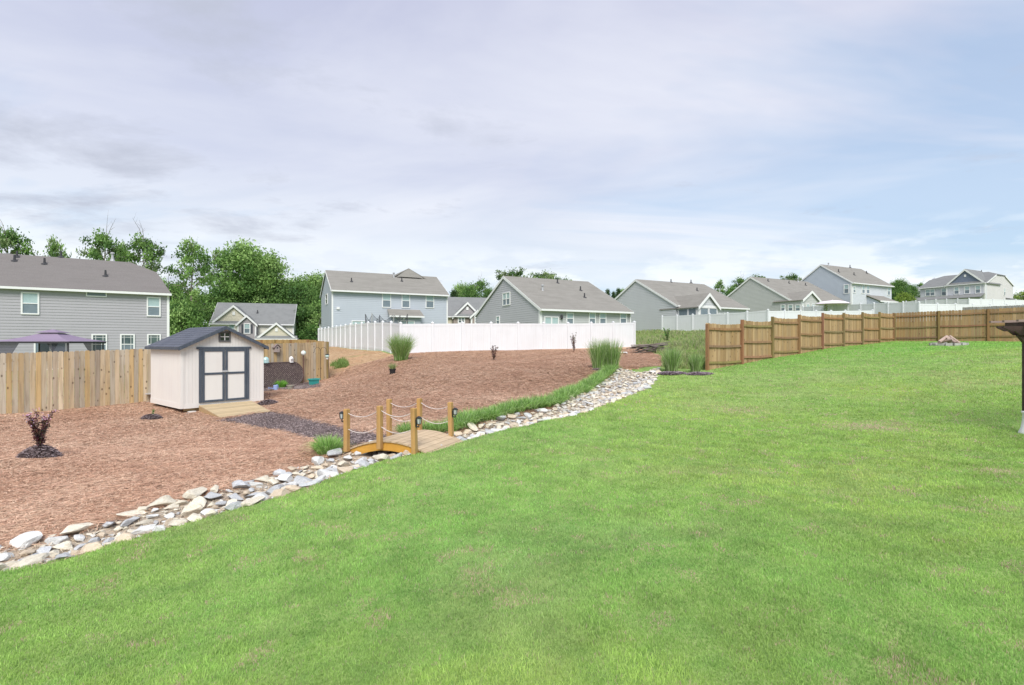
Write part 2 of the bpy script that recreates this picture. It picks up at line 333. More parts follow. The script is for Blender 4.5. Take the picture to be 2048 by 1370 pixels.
def ground_mesh():
    xs = np.concatenate([-np.geomspace(1200, 24, 26)[:-1], np.arange(-24, -14, 0.4), np.arange(-14, 12, 0.11), np.arange(12, 34, 0.3), np.geomspace(34, 1200, 28)])
    ys = np.concatenate([-np.geomspace(300, 4, 10)[:-1], np.arange(-4, 2, 0.25), np.arange(2, 12, 0.09), np.arange(12, 34, 0.2), np.arange(34, 60, 0.8), np.geomspace(60, 1800, 30)])
    Xg, Yg = np.meshgrid(xs, ys); Zg = hv(np.clip(Xg, -260, 260), np.clip(Yg, -60, 300))
    far = np.clip((np.hypot(Xg, Yg) - 160) / 400, 0, 1); Zg = Zg * (1 - far) + far * (1.0)
    nx, ny = len(xs), len(ys); co = np.stack([Xg.ravel(), Yg.ravel(), Zg.ravel()], 1)
    i, j = np.meshgrid(np.arange(nx - 1), np.arange(ny - 1)); a = (j * nx + i).ravel()
    F = np.stack([a, a + 1, a + nx + 1, a + nx], 1); fc = co[F].mean(1); fx, fy = fc[:, 0], fc[:, 1]
    jx = fx + (fbm(fx * 3, fy * 3, 3, 2) - .5) * .25; jy = fy + (fbm(fx * 3, fy * 3, 4, 2) - .5) * .25
    z = np.zeros(len(F), int)                       # 0 rough grass field
    z[pip(fx, fy, lawn)] = 1; z[pip(jx, jy, clay)] = 3; z[pip(jx, jy, bed)] = 2; z[pip(fx, fy, creek)] = 4
    z[(z == 2) & (pip(jx, jy, path) | pip(jx, jy, strip))] = 5
    out = {}
    for k, nm, m in ((0, 'field', M_field), (1, 'lawn', M_lawn), (2, 'mulch_bed', M_straw), (3, 'clay_bank', M_clay), (4, 'creek_bed', M_creek), (5, 'bark_path', M_bark)):
        ff = F[z == k]; u, inv = np.unique(ff, return_inverse=True)
        o = np_mesh(nm, co[u], inv.ravel(), np.full(len(ff), 4), None, m); o.data.polygons.foreach_set('use_smooth', [True] * len(ff))
        tag(o, kind='structure')
M_field = mat('field_green', (0.20, 0.31, 0.09), 0.95, 0.1, noise=[(0.25, 0.6, (0.17, 0.17, 0.07)), (3, 0.5, (0.09, 0.15, 0.035))], bump=(6, 0.6, 0.08))
M_lawn = mat('lawn_soil_green', (0.27, 0.38, 0.12), 0.95, 0.1, noise=[(0.5, 0.6, (0.23, 0.31, 0.10)), (5, 0.6, (0.12, 0.23, 0.055)), (1.9, 0.8, (0.30, 0.24, 0.15), 0.66, 0.74)], bump=(30, 0.8, 0.03))
M_straw = mat('pine_straw_base', (0.48, 0.31, 0.195), 0.95, 0.1, noise=[(0.4, 0.5, (0.52, 0.35, 0.25)), (4, 0.5, (0.42, 0.26, 0.18)), (30, 0.5, (0.56, 0.39, 0.28))], bump=(35, 0.9, 0.03))
M_clay = mat('bare_clay', (0.46, 0.30, 0.18), 0.95, 0.1, noise=[(0.7, 0.6, (0.50, 0.38, 0.24)), (5, 0.5, (0.36, 0.20, 0.11)), (0.5, 0.6, (0.30, 0.30, 0.14), 0.6, 0.7)], bump=(8, 0.8, 0.06))
M_creek = mat('creek_silt', (0.40, 0.34, 0.27), 0.95, 0.1, noise=[(4, 0.6, (0.48, 0.36, 0.26)), (30, 0.6, (0.26, 0.24, 0.22))], bump=(30, 0.8, 0.03))
M_bark = mat('shredded_bark', (0.19, 0.145, 0.135), 0.95, 0.1, noise=[(6, 0.6, (0.09, 0.065, 0.06)), (35, 0.6, (0.25, 0.19, 0.17))], bump=(40, 0.9, 0.03))
ground_mesh()

# ------------------------------------------------------------------ houses
class House:
    def __init__(s, name, label, px, Y, zb, U=None, group=None):
        U = U or (UU.x, UU.y); l = math.hypot(*U); s.u = Vector((U[0] / l, U[1] / l, 0)); s.n = Vector((-s.u.y, s.u.x, 0))
        x, y = XY(px, Y) if not isinstance(px, tuple) else px
        s.o = Vector((x, y, zb + CZ)); s.zb = zb
        s.root = thing(name, label, 'house', s.o, math.atan2(s.u.y, s.u.x), group)
    def face(s, px, py, pl='f', off=0.0):
        d = Vector(((px - 1024) / 1024, 1, -(py - 685) / 1024)); c = Vector((0, 0, CZ)) - s.o
        lc = Vector((c.dot(s.u), c.dot(s.n), c.z)); ld = Vector((d.dot(s.u), d.dot(s.n), d.z))
        t = (off - lc.y) / ld.y if pl == 'f' else (off - lc.x) / ld.x
        q = lc + ld * t; return (q.x, q.z) if pl == 'f' else (q.y, q.z)
    def mp(s, pl, off):
        if pl == 'f': return lambda a, d, z: Vector((a, off - d, z))       # faces -y
        if pl == 's': return lambda a, d, z: Vector((off - d, a, z))       # faces -x
        if pl == 'r': return lambda a, d, z: Vector((off + d, a, z))       # faces +x
        return lambda a, d, z: Vector((a, off + d, z))                     # faces +y
    def wall(s, pl, off, poly, m, lap=0.2, name='wall', parent=None):
        f = s.mp(pl, off); mb = MB(); zs = [p[1] for p in poly]; z = min(zs); top = max(zs); n = len(poly)
        def rng(z):
            r = []
            for i in range(n):
                a, b = poly[i], poly[(i + 1) % n]
                if (a[1] - z) * (b[1] - z) <= 0 and a[1] != b[1]: r.append(a[0] + (b[0] - a[0]) * (z - a[1]) / (b[1] - a[1]))
            return (min(r), max(r)) if r else None
        if lap is None:
            mb.slab([f(a, -0.10, b) for a, b in poly], f(0, 0.1, 0) - f(0, 0, 0)); return mb.build(name, m, parent or s.root)
        while z < top - 1e-4:
            z1 = min(z + lap, top); ra = rng(z + 1e-5); rb = rng(z1 - 1e-5)
            if ra and rb:
                A_, B_, C_, D_ = f(ra[0], 0.02, z), f(ra[1], 0.02, z), f(rb[1], 0.0, z1), f(rb[0], 0.0, z1)
                mb.add([A_, B_, C_, D_], [(0, 1, 2, 3) if pl in 'f' or pl == 'r' else (3, 2, 1, 0)])
                mb.add([f(ra[0], 0.0, z), f(ra[1], 0.0, z), B_, A_], [(0, 1, 2, 3)])
            z = z1
        return mb.build(name, m, parent or s.root)
    def window(s, pl, off, a0, z0, a1, z1, split=True, mats=None, fw=0.09, grid=False, parent=None, double=False):
        f = s.mp(pl, off); fr = MB(); a0, a1 = min(a0, a1), max(a0, a1); z0, z1 = min(z0, z1), max(z0, z1)
        def b(x0, x1, y0, y1, d0, d1, mb): mb.obox(f(x0, d0, y0), f(x1, d0, y0) - f(x0, d0, y0), f(x0, d1, y0) - f(x0, d0, y0), f(x0, d0, y1) - f(x0, d0, y0))
        D0, D1 = 0.005, 0.075
        b(a0, a1, z1 - fw, z1, D0, D1, fr); b(a0, a1, z0, z0 + fw, D0, D1, fr)
        b(a0, a0 + fw, z0 + fw, z1 - fw, D0, D1, fr); b(a1 - fw, a1, z0 + fw, z1 - fw, D0, D1, fr)
        zm = (z0 + z1) / 2
        if split: b(a0 + fw, a1 - fw, zm - 0.03, zm + 0.03, D0, D1 - 0.012, fr)
        if double: b((a0 + a1) / 2 - 0.06, (a0 + a1) / 2 + 0.06, z0 + fw, z1 - fw, D0, D1 - 0.004, fr)
        if grid:
            w = (a1 - a0) * 0.17
            for q in (a0 + fw + w, a1 - fw - w): b(q - 0.012, q + 0.012, z0 + fw, z1 - fw, D0, D1 - 0.03, fr)
            b(a0 + fw, a1 - fw, z1 - fw - w - 0.012, z1 - fw - w + 0.012, D0, D1 - 0.033, fr)
        o = fr.build('window', M_trim, parent or s.root)
        mh, ml = mats or (M_glass_hi, M_glass_lo)
        p = MB(); b(a0 + fw * .9, a1 - fw * .9, (zm if split else z0 + fw * .9), z1 - fw * .9, 0.01, 0.03, p); p.build('pane', mh, o)
        if split: p = MB(); b(a0 + fw * .9, a1 - fw * .9, z0 + fw * .9, zm, 0.01, 0.034, p); p.build('pane', ml, o)
        return o
    def winpx(s, pl, off, x0, y0, x1, y1, **k):
        a, b = s.face(x0, y0, pl, off), s.face(x1, y1, pl, off); zz = s.face(x1, y0, pl, off); zl = s.face(x0, y1, pl, off)
        return s.window(pl, off, a[0], (b[1] + zl[1]) / 2, b[0], (a[1] + zz[1]) / 2, **k)
    def gable_roof(s, x0, x1, D, ze, zr, m, ov=0.25, ovy=0.35, y0=0.0, parent=None, gutter=True, rakes='lr', clip=0.0):
        """ridge along x; clip > 0 cuts the gable tops into small hips"""
        k = (zr - ze) / (D / 2); ym = y0 + D / 2; T = (0, 0, 0.10)
        yf, yb, zo = y0 - ovy, y0 + D + ovy, ze - k * ovy + 0.02
        mb = MB(); X0, X1 = x0 - ov, x1 + ov; zr2 = zr + 0.02
        if clip:
            yc = D / 2 - clip; zc_ = ze + k * (yc) + 0.02
            mb.slab([(X0, yf, zo), (X1, yf, zo), (X1, y0 + yc, zc_), (x1 - clip * .9, ym, zr2), (x0 + clip * .9, ym, zr2), (X0, y0 + yc, zc_)], T)
            mb.slab([(X1, yb, zo), (X0, yb, zo), (X0, y0 + D - yc, zc_), (x0 + clip * .9, ym, zr2), (x1 - clip * .9, ym, zr2), (X1, y0 + D - yc, zc_)], T)
            mb.slab([(X0, y0 + D - yc, zc_), (X0, y0 + yc, zc_), (x0 + clip * .9, ym, zr2)], T); mb.slab([(X1, y0 + yc, zc_), (X1, y0 + D - yc, zc_), (x1 - clip * .9, ym, zr2)], T)
        else:
            mb.slab([(X0, yf, zo), (X1, yf, zo), (X1, ym, zr2), (X0, ym, zr2)], T); mb.slab([(X1, yb, zo), (X0, yb, zo), (X0, ym, zr2), (X1, ym, zr2)], T)
        r = mb.build('roof', m, parent or s.root)
        if gutter:
            g = MB(); g.box(X0 + .01, yf - 0.13, zo - 0.10, X1 - .01, yf - 0.012, zo + 0.06); g.box(X0 + .02, yf + 0.01, zo - 0.1, X1 - .02, y0 - 0.03, zo - 0.04); g.build('gutter', M_trim, parent or s.root)
        yc = (D / 2 - clip)
        for e, X in (('l', X0), ('r', X1)):
            if e in rakes:
                sx = -0.03 if e == 'l' else 0.03; rb = MB()
                for a, b in (((yf, zo), (y0 + yc, ze + k * yc + .02)), ((yb, zo), (y0 + D - yc, ze + k * yc + .02))):
                    rb.slab([(X, a[0], a[1] - 0.17), (X, b[0], b[1] - 0.17), (X, b[0], b[1] + .09), (X, a[0], a[1] + .09)], (sx, 0, 0))
                rb.build('rake_board', M_trim, parent or s.root)
        return r
    def wing(s, x0, x1, d, ze, zr, yb, mw, mr, mg=None, z0=0.0, band=None, rake=0.2, vent=True, side=True, ov=0.22):
        """a gabled projection: ridge along y from -d back to yb"""
        xm = (x0 + x1) / 2; w = x1 - x0; k = (zr - ze) / (w / 2); T = (0, 0, 0.09)
        if side:
            s.wall('s', x0, [(-d, z0), (0, z0), (0, ze), (-d, ze)], mw); s.wall('r', x1, [(-d, z0), (0, z0), (0, ze), (-d, ze)], mw)
        s.wall('f', -d, [(x0, z0), (x1, z0), (x1, ze), (x0, ze)], mw)
        s.wall('f', -d, [(x0, ze), (x1, ze), (xm, zr)], mg or mw, name='gable')
        mb = MB(); yf = -d - ov; zo = ze - k * ov
        mb.slab([(x0 - ov, yf, zo), (x0 - ov, yb, zo), (xm, yb, zr), (xm, yf, zr)], T); mb.slab([(x1 + ov, yf, zo), (x1 + ov, yb, zo), (xm, yb, zr), (xm, yf, zr)], T)
        mb.build('roof', mr, s.root)
        rb = MB()
        for sg in (-1, 1):
            xe = xm + sg * (w / 2 + ov)
            rb.slab([(xe, yf, zo - rake), (xm, yf, zr - rake), (xm, yf, zr + 0.08), (xe, yf, zo + 0.08)], (0, -0.04, 0))
        rb.build('rake_board', M_trim, s.root)
        if band:
            b = MB(); b.slab([(x0 - ov + .05, -d - 0.32, ze - 0.02), (x1 + ov - .05, -d - 0.32, ze - 0.02), (x1 + ov - .05, -d - 0.03, ze + band), (x0 - ov + .05, -d - 0.03, ze + band)], (0, 0, 0.05)); b.build('pent_roof', mr, s.root)
            b = MB(); b.box(x0 - ov + .02, -d - 0.36, ze - 0.16, x1 + ov - .02, -d - 0.035, ze - 0.025); b.build('fascia', M_trim, s.root)
        if vent:
            v = MB(); zc_ = ze + (zr - ze) * 0.56; v.box(xm - 0.17, -d - 0.07, zc_ - 0.24, xm + 0.17, -d - 0.03, zc_ + 0.24); v.build('gable_vent', M_trim, s.root)
    def corner(s, x, y, z0, z1, w=0.12):
        c = MB(); c.box(x - 0.035, y - 0.035, z0, x + w, y + w, z1); c.build('corner_board', M_trim, s.root)
    def pipe(s, px, py, off_y, ze, k, kind=0, sz=1.0):
        # on the front slope: find the plan point where the ray meets the roof plane z = ze + k*y
        d = Vector(((px - 1024) / 1024, 1, -(py - 685) / 1024)); c = Vector((0, 0, CZ)) - s.o
        lc = Vector((c.dot(s.u), c.dot(s.n), c.z)); ld = Vector((d.dot(s.u), d.dot(s.n), d.z))
        den = ld.z - k * ld.y
        t = (ze + k * (lc.y) - lc.z) / den if abs(den) > 1e-6 else 0
        q = lc + ld * t
        mb = MB(); z = q.z
        if kind == 0: mb.lathe([(0.26 * sz, z - 0.12), (0.2 * sz, z + 0.10), (0.075 * sz, z + 0.16), (0.06 * sz, z + 0.5 * sz), (0.06 * sz, z + 0.52 * sz)], 8, (q.x, q.y, 0))
        else: mb.lathe([(0.20, z - 0.12), (0.11, z + 0.12), (0.08, z + 0.35), (0.08, z + 0.5), (0.14, z + 0.52), (0.14, z + 0.62), (0.08, z + 0.66)], 10, (q.x, q.y, 0))
        mb.build('roof_vent', M_vent if kind == 0 else M_vent2, s.root)
    def box_walls(s, L, D, ze, zr, m, skip='', z0=0.0, clip=0.0):
        k = (zr - ze) / (D / 2); zc_ = ze + k * (D / 2 - clip)
        gp = [(0, z0), (D, z0), (D, ze), (D / 2 + clip, zc_), (D / 2 - clip, zc_), (0, ze)] if clip else [(0, z0), (D, z0), (D, ze), (D / 2, zr), (0, ze)]
        if 'f' not in skip: s.wall('f', 0, [(0, z0), (L, z0), (L, ze), (0, ze)], m)
        if 's' not in skip: s.wall('s', 0, gp, m)
        s.wall('r', L, gp, m, lap=0.2); s.wall('b', D, [(0, z0), (L, z0), (L, ze), (0, ze)], m)

# the grey two-storey house on the left
M_s1 = siding('siding_warm_grey', (0.355, 0.345, 0.37))
Hs = House('house', 'warm grey two-storey house with a clipped-gable roof behind the left wooden fence', 337, 39.2, -1.9, (0.827, 0.562))
D, ze, zr = 9.0, 5.70, 8.30
Hs.wall('f', 0, [(-22, 0), (0, 0), (0, ze), (-22, ze)], M_s1)
Hs.wall('r', 0, [(0, 0), (D, 0), (D, ze), (D / 2 + 1.4, 7.45), (D / 2 - 1.4, 7.45), (0, ze)], M_s1)
Hs.wall('s', -22, [(0, 0), (D, 0), (D, ze), (D / 2, zr), (0, ze)], M_s1); Hs.wall('b', D, [(-22, 0), (0, 0), (0, ze), (-22, ze)], M_s1)
mb = MB(); k = (zr - ze) / 4.5; T = (0, 0, 0.1); zo = ze - k * .22
mb.slab([(-22.3, -.22, zo), (.15, -.22, zo), (-.75, 3.0, ze + k * 3), (-2.5, 4.5, zr), (-22.3, 4.5, zr)], T)
mb.slab([(-22.3, D + .35, zo), (.15, D + .35, zo), (-.75, 6.0, ze + k * 3), (-2.5, 4.5, zr), (-22.3, 4.5, zr)], T)
mb.slab([(-.75, 3.0, ze + k * 3), (-.75, 6.0, ze + k * 3), (-2.5, 4.5, zr)], T)
mb.slab([(.15, -.22, zo), (.15, D + .35, zo), (-.75, 6.0, ze + k * 3), (-.75, 3.0, ze + k * 3)], (0, 0, 0.09))
mb.build('roof', M_roof1, Hs.root)
g = MB(); g.box(-22.3, -.35, zo - .1, .2, -.232, zo + .06); g.box(-22.2, -.21, zo - .1, .1, -.03, zo - .05); g.build('gutter', M_trim, Hs.root)
g = MB(); g.box(-.10, -.04, 0, .06, .1, zo - .1); g.build('corner_board', M_trim, Hs.root)
Hs.winpx('f', 0, 42, 584.5, 79, 629); Hs.winpx('f', 0, 293.4, 594, 321.5, 633)
Hs.winpx('f', 0, 172, 583, 214, 593.5, split=False, mats=(M_glass_lo, M_glass_lo), fw=0.07)
for a, b in ((183, 214.6), (240.3, 269.8), (294.3, 322)): Hs.winpx('f', 0, a, 668, b, 709, mats=(M_glass_dk, M_glass_lo), grid=True)
Hs.winpx('f', 0, 68, 682, 134, 740, split=False, double=True, mats=(M_glass_lo, M_glass_lo))
for q in ((29, 524, 0), (34, 516, 0), (89, 530, 0), (122, 516, 0), (211, 554, 0), (225, 521, 1)): Hs.pipe(q[0], q[1], 0, ze, k, q[2])

# the blue-grey two-storey house behind the white fence
M_s2 = siding('siding_blue_grey', (0.43, 0.465, 0.52))
H2 = House('house', 'blue-grey two-storey house behind the corner of the white fence', 664, 54, -0.1)
L, D, ze, zr = 12.9, 8.5, 5.72, 8.15
H2.box_walls(L, D, ze, zr, M_s2); H2.gable_roof(0, L, D, ze, zr, M_roof2, ov=0.12, ovy=.3); H2.corner(0, 0, 0, ze - .25); H2.corner(L - .1, 0, 0, ze - .25)
for a in ((764, 585.5, 782, 615.5), (803, 587, 820, 616), (851, 588, 868, 616.5)): H2.winpx('f', 0, *a)
H2.winpx('f', 0, 703, 641, 731, 670, mats=(M_glass_hi, M_glass_lo))
H2.winpx('s', 0, 652, 588, 656, 609, mats=(M_glass_dk, M_glass_dk))
k = (zr - ze) / (D / 2)
x0, x1 = H2.face(789, 552, 'f', D / 2 + 1)[0], H2.face(833, 552, 'f', D / 2 + 1)[0]
zz = H2.face(811, 541, 'f', D / 2 + 1)[1]; xm = (x0 + x1) / 2
kx_ = (zz - zr) / max(.1, xm - x0); xl, xr, zl = x0 - .9 / kx_ , x1 + .9 / kx_, zr - .9
mb = MB(); mb.slab([(xl, 3.2, zl), (xl, D + 1, zl), (xm, D + 1, zz), (xm, 3.9, zz)], (0, 0, .1)); mb.slab([(xr, 3.2, zl), (xr, D + 1, zl), (xm, D + 1, zz), (xm, 3.9, zz)], (0, 0, .1))
mb.slab([(x0 - .25, 3.3, zr - .25), (x1 + .25, 3.3, zr - .25), (xm, 3.88, zz + .06)], (0, .06, .0))
mb.build('cross_roof', M_roof2, H2.root)
(xa, za), (xb, zb_) = H2.face(783, 632, 'f', -1.1), H2.face(842, 632, 'f', -1.1)
H2.wall('f', -1.0, [(xa, 0), (xb, 0), (xb, za - .1), (xa, za - .1)], M_s2); H2.wall('s', xa, [(-1, 0), (0, 0), (0, za), (-1, za)], M_s2); H2.wall('r', xb, [(-1, 0), (0, 0), (0, za), (-1, za)], M_s2)
mb = MB(); mb.slab([(xa - .3, -1.35, za), (xb + .3, -1.35, za), (xb + .2, -.02, za + .75), (xa - .2, -.02, za + .75)], (0, 0, .08)); mb.build('porch_roof', M_roof2, H2.root)
g = MB(); g.box(xa - .3, -1.46, za - .12, xb + .3, -1.36, za + .05); g.build('fascia', M_trim, H2.root)
H2.winpx('f', -1.0, 796, 641, 829, 672, split=False, double=True)
mb = MB(); x_, z_ = H2.face(676, 616.5); mb.box(x_ - .15, -.12, z_ - .12, x_ + .15, -.03, z_ + .12); mb.build('wall_vent', M_trim, H2.root)
mb = MB(); mb.box(x_ + 6.3, -1.2, za - .35, x_ + 6.5, -1.05, za - .2); mb.box(x_ + 6.7, -1.2, za - .35, x_ + 6.9, -1.05, za - .2); mb.build('floodlight', M_trim, H2.root)
for q in ((703, 565, 0), (803.5, 564, 0), (819.5, 556, 0), (787.5, 556, 1)): H2.pipe(q[0], q[1], 0, ze, k, q[2])
x_, z_ = H2.face(636, 640, 's', 0)
mb = MB(); mb.slab([(-.1, D, 3.0), (-.1, D + 2, 2.3), (3, D + 2, 2.3), (3, D, 3.0)], (0, 0, .12)); mb.build('front_porch_roof', M_roof2, H2.root)
mb = MB(); mb.box(0, D + 1.7, 0, .2, D + 1.9, 2.4); mb.build('porch_column', M_trim, H2.root)

# the grey gabled house in the middle
M_s3 = siding('siding_mid_grey', (0.43, 0.43, 0.455)); M_s3b = siding('siding_grey_rear', (0.44, 0.45, 0.45))
H3 = House('house', 'grey gable-ended house in the middle behind the white fence', 1080, 43.7, 0.0)
L, D, ze, zr = 9.85, 13.6, 2.93, 6.35
H3.box_walls(L, D, ze, zr, M_s3, skip='f'); H3.wall('f', 0, [(0, 0), (L, 0), (L, ze), (0, ze)], M_s3b); H3.gable_roof(0, L, D, ze, zr, M_roof2, ov=0.12, ovy=.3)
H3.corner(0, 0, 0, ze - .2, .2)
H3.winpx('s', 0, 1006, 584.5, 1021, 611, double=True); H3.winpx('s', 0, 993, 632, 1000, 650)
H3.winpx('f', 0, 1088, 633, 1117, 662, split=False, double=True)
for a, b in ((1132, 1147), (1177, 1191), (1198, 1212), (1239, 1253)): H3.winpx('f', 0, a, 625, b, 649)
k = (zr - ze) / (D / 2)
for q in ((1085, 583, 1), (1115, 568, 0), (1161, 583, 0), (1169, 597, 0)): H3.pipe(q[0], q[1], 0, ze, k, q[2])
mb = MB(); x_, z_ = H3.face(1122, 634); mb.lathe([(.05, z_ - .2), (.12, z_ - .1), (.12, z_ + .1), (.04, z_ + .2)], 8, (x_, -.14, 0)); mb.build('wall_lamp', M_vent, H3.root)
mb = MB(); x_, z_ = H3.face(1257, 640); mb.box(L - .1, -.13, 0, L, -.05, ze - .3); mb.build('downspout', M_trim, H3.root)

# the grey house with the screened porch
M_s4 = siding('siding_pale_grey', (0.50, 0.51, 0.53))
H4 = House('house', 'grey house with a screened gabled porch behind the second white fence', 1352, 59, 1.42)
L, D, ze, zr = 12.0, 13.6, 2.93, 6.5
H4.box_walls(L, D, ze, zr, M_s4); H4.gable_roof(0, L, D, ze, zr, M_roof2, ov=0.12, ovy=.3)
k = (zr - ze) / (D / 2); d = 3.15
H4.wing(0.15, 3.2, d, 2.62, 4.0, 2.6, M_s4, M_roof2, vent=False, rake=.28)
for pl, off, a0, a1 in (('s', 0.15, -d + .25, -1.75), ('s', 0.15, -1.65, -.3), ('f', -d, .4, 1.62), ('f', -d, 1.75, 3.0)):
    H4.window(pl, off, a0, 0.9, a1, 2.42, split=False, mats=(M_glass_lo, M_glass_lo), fw=.05)
H4.corner(.15, -d, 0, 2.5, .2)
g = MB(); g.box(.0, -d - .06, 2.44, 3.35, -d - .03, 2.66); g.build('porch_beam', M_trim, H4.root)
for a in ((1436, 627, 1444, 640), (1447, 626, 1458, 640)): H4.winpx('f', 0, *a, fw=.07)
for q in ((1342, 566, 0), (1382, 567, 0), (1394, 583, 0)): H4.pipe(q[0], q[1], 0, ze, k, q[2])

# the grey house with the sunroom
H5 = House('house', 'grey house with a windowed sunroom wing, left of the tall blue-grey house', 1577, 75, 3.3)
M_s5 = siding('siding_grey_green', (0.45, 0.46, 0.445))
L, D, ze, zr = 14.3, 12.6, 3.1, 6.95
H5.box_walls(L, D, ze, zr, M_s5); H5.gable_roof(0, L, D, ze, zr, M_roof2, ov=0.12, ovy=.3)
H5.wing(0.0, 3.9, 2.1, 2.85, 4.1, 2.4, M_s5, M_roof2, vent=False, rake=.28); H5.corner(0, -2.1, 0, 2.7, .2)
for a, b in ((1561.5, 1571), (1576, 1586.5), (1590.5, 1601.5)): H5.winpx('s', 0.0, a, 609, b, 622.5, fw=.12)
for a, b in ((1612, 1619), (1622.5, 1629.5)): H5.winpx('f', -2.1, a, 607.5, b, 622, fw=.1)
k = (zr - ze) / (D / 2)
for q in ((1536, 564, 0), (1578, 568, 0), (1596, 565, 1), (1611, 572, 0)): H5.pipe(q[0], q[1], 0, ze, k, q[2])

# the tall blue-grey house
M_s6 = siding('siding_blue', (0.45, 0.49, 0.55)); M_s6b = siding('siding_blue_sunlit', (0.54, 0.565, 0.60))  # second copy is lighter: sun on the facade put into the siding colour
H6 = House('house', 'tall blue-grey two-storey house highest on the right skyline', 1703, 85, 4.3)
L, D, ze, zr = 12.2, 10.2, 5.75, 9.25
H6.box_walls(L, D, ze, zr, M_s6, skip='f'); H6.wall('f', 0, [(0, 0), (L, 0), (L, ze), (0, ze)], M_s6b); H6.gable_roof(0, L, D, ze, zr, M_roof2, ov=0.12, ovy=.3); H6.corner(0, 0, 0, ze - .2, .22)
H6.winpx('s', 0, 1687.5, 568.5, 1698.5, 587.5, fw=.12)
for a in ((1705.5, 573, 1711, 586), (1723, 570.5, 1729.5, 587.5), (1732, 570.5, 1739, 588), (1774, 573.5, 1780, 591)): H6.winpx('f', 0, *a, fw=.12)
k = (zr - ze) / (D / 2)
for q in ((1657, 533, 1), (1677, 545, 0), (1700, 536, 0), (1708, 551, 0), (1733, 548, 0)): H6.pipe(q[0], q[1], 0, ze, k, q[2], 1.1)
x_, z_ = H6.face(1758, 600, 'f', -2)
mb = MB(); mb.slab([(x_, -2.2, z_ - .2), (x_ + 5.4, -2.2, z_ - .2), (x_ + 5.4, -.03, z_ + .9), (x_, -.03, z_ + .9)], (0, 0, .1)); mb.build('porch_roof', M_roof2, H6.root)
H6.wall('s', x_ + .2, [(-2, 0), (0, 0), (0, z_ + .7), (-2, z_ - .3)], M_s6)
g = MB(); g.box(x_ - .02, -2.3, z_ - .32, x_ + 5.42, -2.21, z_ - .1); g.build('fascia', M_trim, H6.root)

# the two-tone house on the right
M_s7 = siding('siding_light_grey', (0.54, 0.55, 0.59)); M_s7b = siding('siding_beige_grey', (0.60, 0.58, 0.575)); M_s7c = siding('siding_slate_gable', (0.175, 0.205, 0.28))
H7 = House('house', 'light grey two-storey house with a dark slate front gable at the far right', (87.5, 109.7), 0, 6.1, (0.462, -0.887))
L, D, ze, zr = 11.0, 12.0, 5.6, 8.2
H7.wall('f', 0, [(0, 0), (L, 0), (L, ze), (0, ze)], M_s7); k = (zr - ze) / (D / 2)
H7.wall('r', L, [(0, 0), (D, 0), (D, ze), (D / 2 + 2, ze + k * 4), (D / 2 - 2, ze + k * 4), (0, ze)], M_s7b); H7.wall('s', 0, [(0, 0), (D, 0), (D, ze), (D / 2, zr), (0, ze)], M_s7); H7.wall('b', D, [(0, 0), (L, 0), (L, ze), (0, ze)], M_s7)
H7.gable_roof(0, L, D, ze, zr, M_roof3, ov=.15, ovy=.35, clip=2.0)
H7.wing(L - 6.2, L + .05, .6, ze, zr + .35, 6, M_s7, M_roof3, M_s7c, band=.35, rake=.3); H7.corner(L - 6.2, -.6, 0, ze - .2, .22); H7.corner(L - .15, -.6, 0, ze - .2, .25)
H7.winpx('f', 0, 1850.5, 578, 1870.5, 592.5, fw=.14, double=True); H7.winpx('f', 0, 1882.5, 576, 1894, 591.5, fw=.14)
for a in ((1907.5, 573.5, 1919, 589), (1928.5, 572, 1940.5, 588), (1950, 570.5, 1962, 587)): H7.winpx('f', -.6, *a, fw=.14)
H7.window('r', L, 7.6, 3.4, 8.3, 4.9, fw=.1, mats=(M_glass_hi, M_glass_dk))
mb = MB(); mb.slab([(-.6, -2.4, 2.7), (L, -2.4, 2.7), (L, -.64, 3.4), (-.6, -.64, 3.4)], (0, 0, .1)); mb.build('porch_roof', M_roof3, H7.root)
mb = MB(); mb.slab([(L + .03, 8.5, 2.6), (L + 1.4, 8.5, 2.1), (L + 1.4, 11, 2.1), (L + .03, 11, 2.6)], (0, 0, .4)); mb.build('side_roof', M_roof3, H7.root)
H7.pipe(1963, 545, 0, ze, k, 0)

# low houses farther off, between the others
M_cream = siding('siding_cream', (0.68, 0.66, 0.57)); M_tan = mat('board_and_batten_tan', (0.56, 0.52, 0.42), .8, noise=(.8, .3, (.5, .46, .37))); M_taupe = siding('siding_taupe', (0.33, 0.305, 0.315)); M_shut = mat('shutter_dark', (0.06, 0.065, 0.08), .6)
H8 = House('house', 'cream house with three tan and taupe front gables beyond the shed roof', 422, 72, -2.9, (0.95, 0.31))
D, ze, zr = 9, 5.68, 8.75; L = H8.face(587, 646)[0]
H8.box_walls(L, D, ze, zr, M_cream); H8.gable_roof(0, L, D, ze, zr, M_roof3, ov=.1, ovy=.3); H8.corner(L - .1, 0, 0, ze - .2, .15)
a, b = H8.face(422, 645, 'f', -.6)[0], H8.face(512, 645, 'f', -.6)[0]; zp = H8.face(467.5, 611, 'f', -.6)[1]
H8.wing(a, b, .6, ze - .1, zp, 4.3, M_cream, M_roof3, M_tan, band=.3, rake=.26)
a, b = H8.face(475, 645, 'f', -1.2)[0], H8.face(512, 645, 'f', -1.2)[0]; zp = H8.face(492.5, 631, 'f', -1.2)[1]
H8.wing(a, b, 1.2, ze - .12, zp, 3.0, M_taupe, M_roof3, M_taupe, vent=False, rake=.24); H8.corner(a, -1.2, 0, ze - .3, .15); H8.corner(b - .12, -1.2, 0, ze - .3, .15)
H8.winpx('f', -1.2, 487.5, 646.5, 501, 667.5, fw=.12)
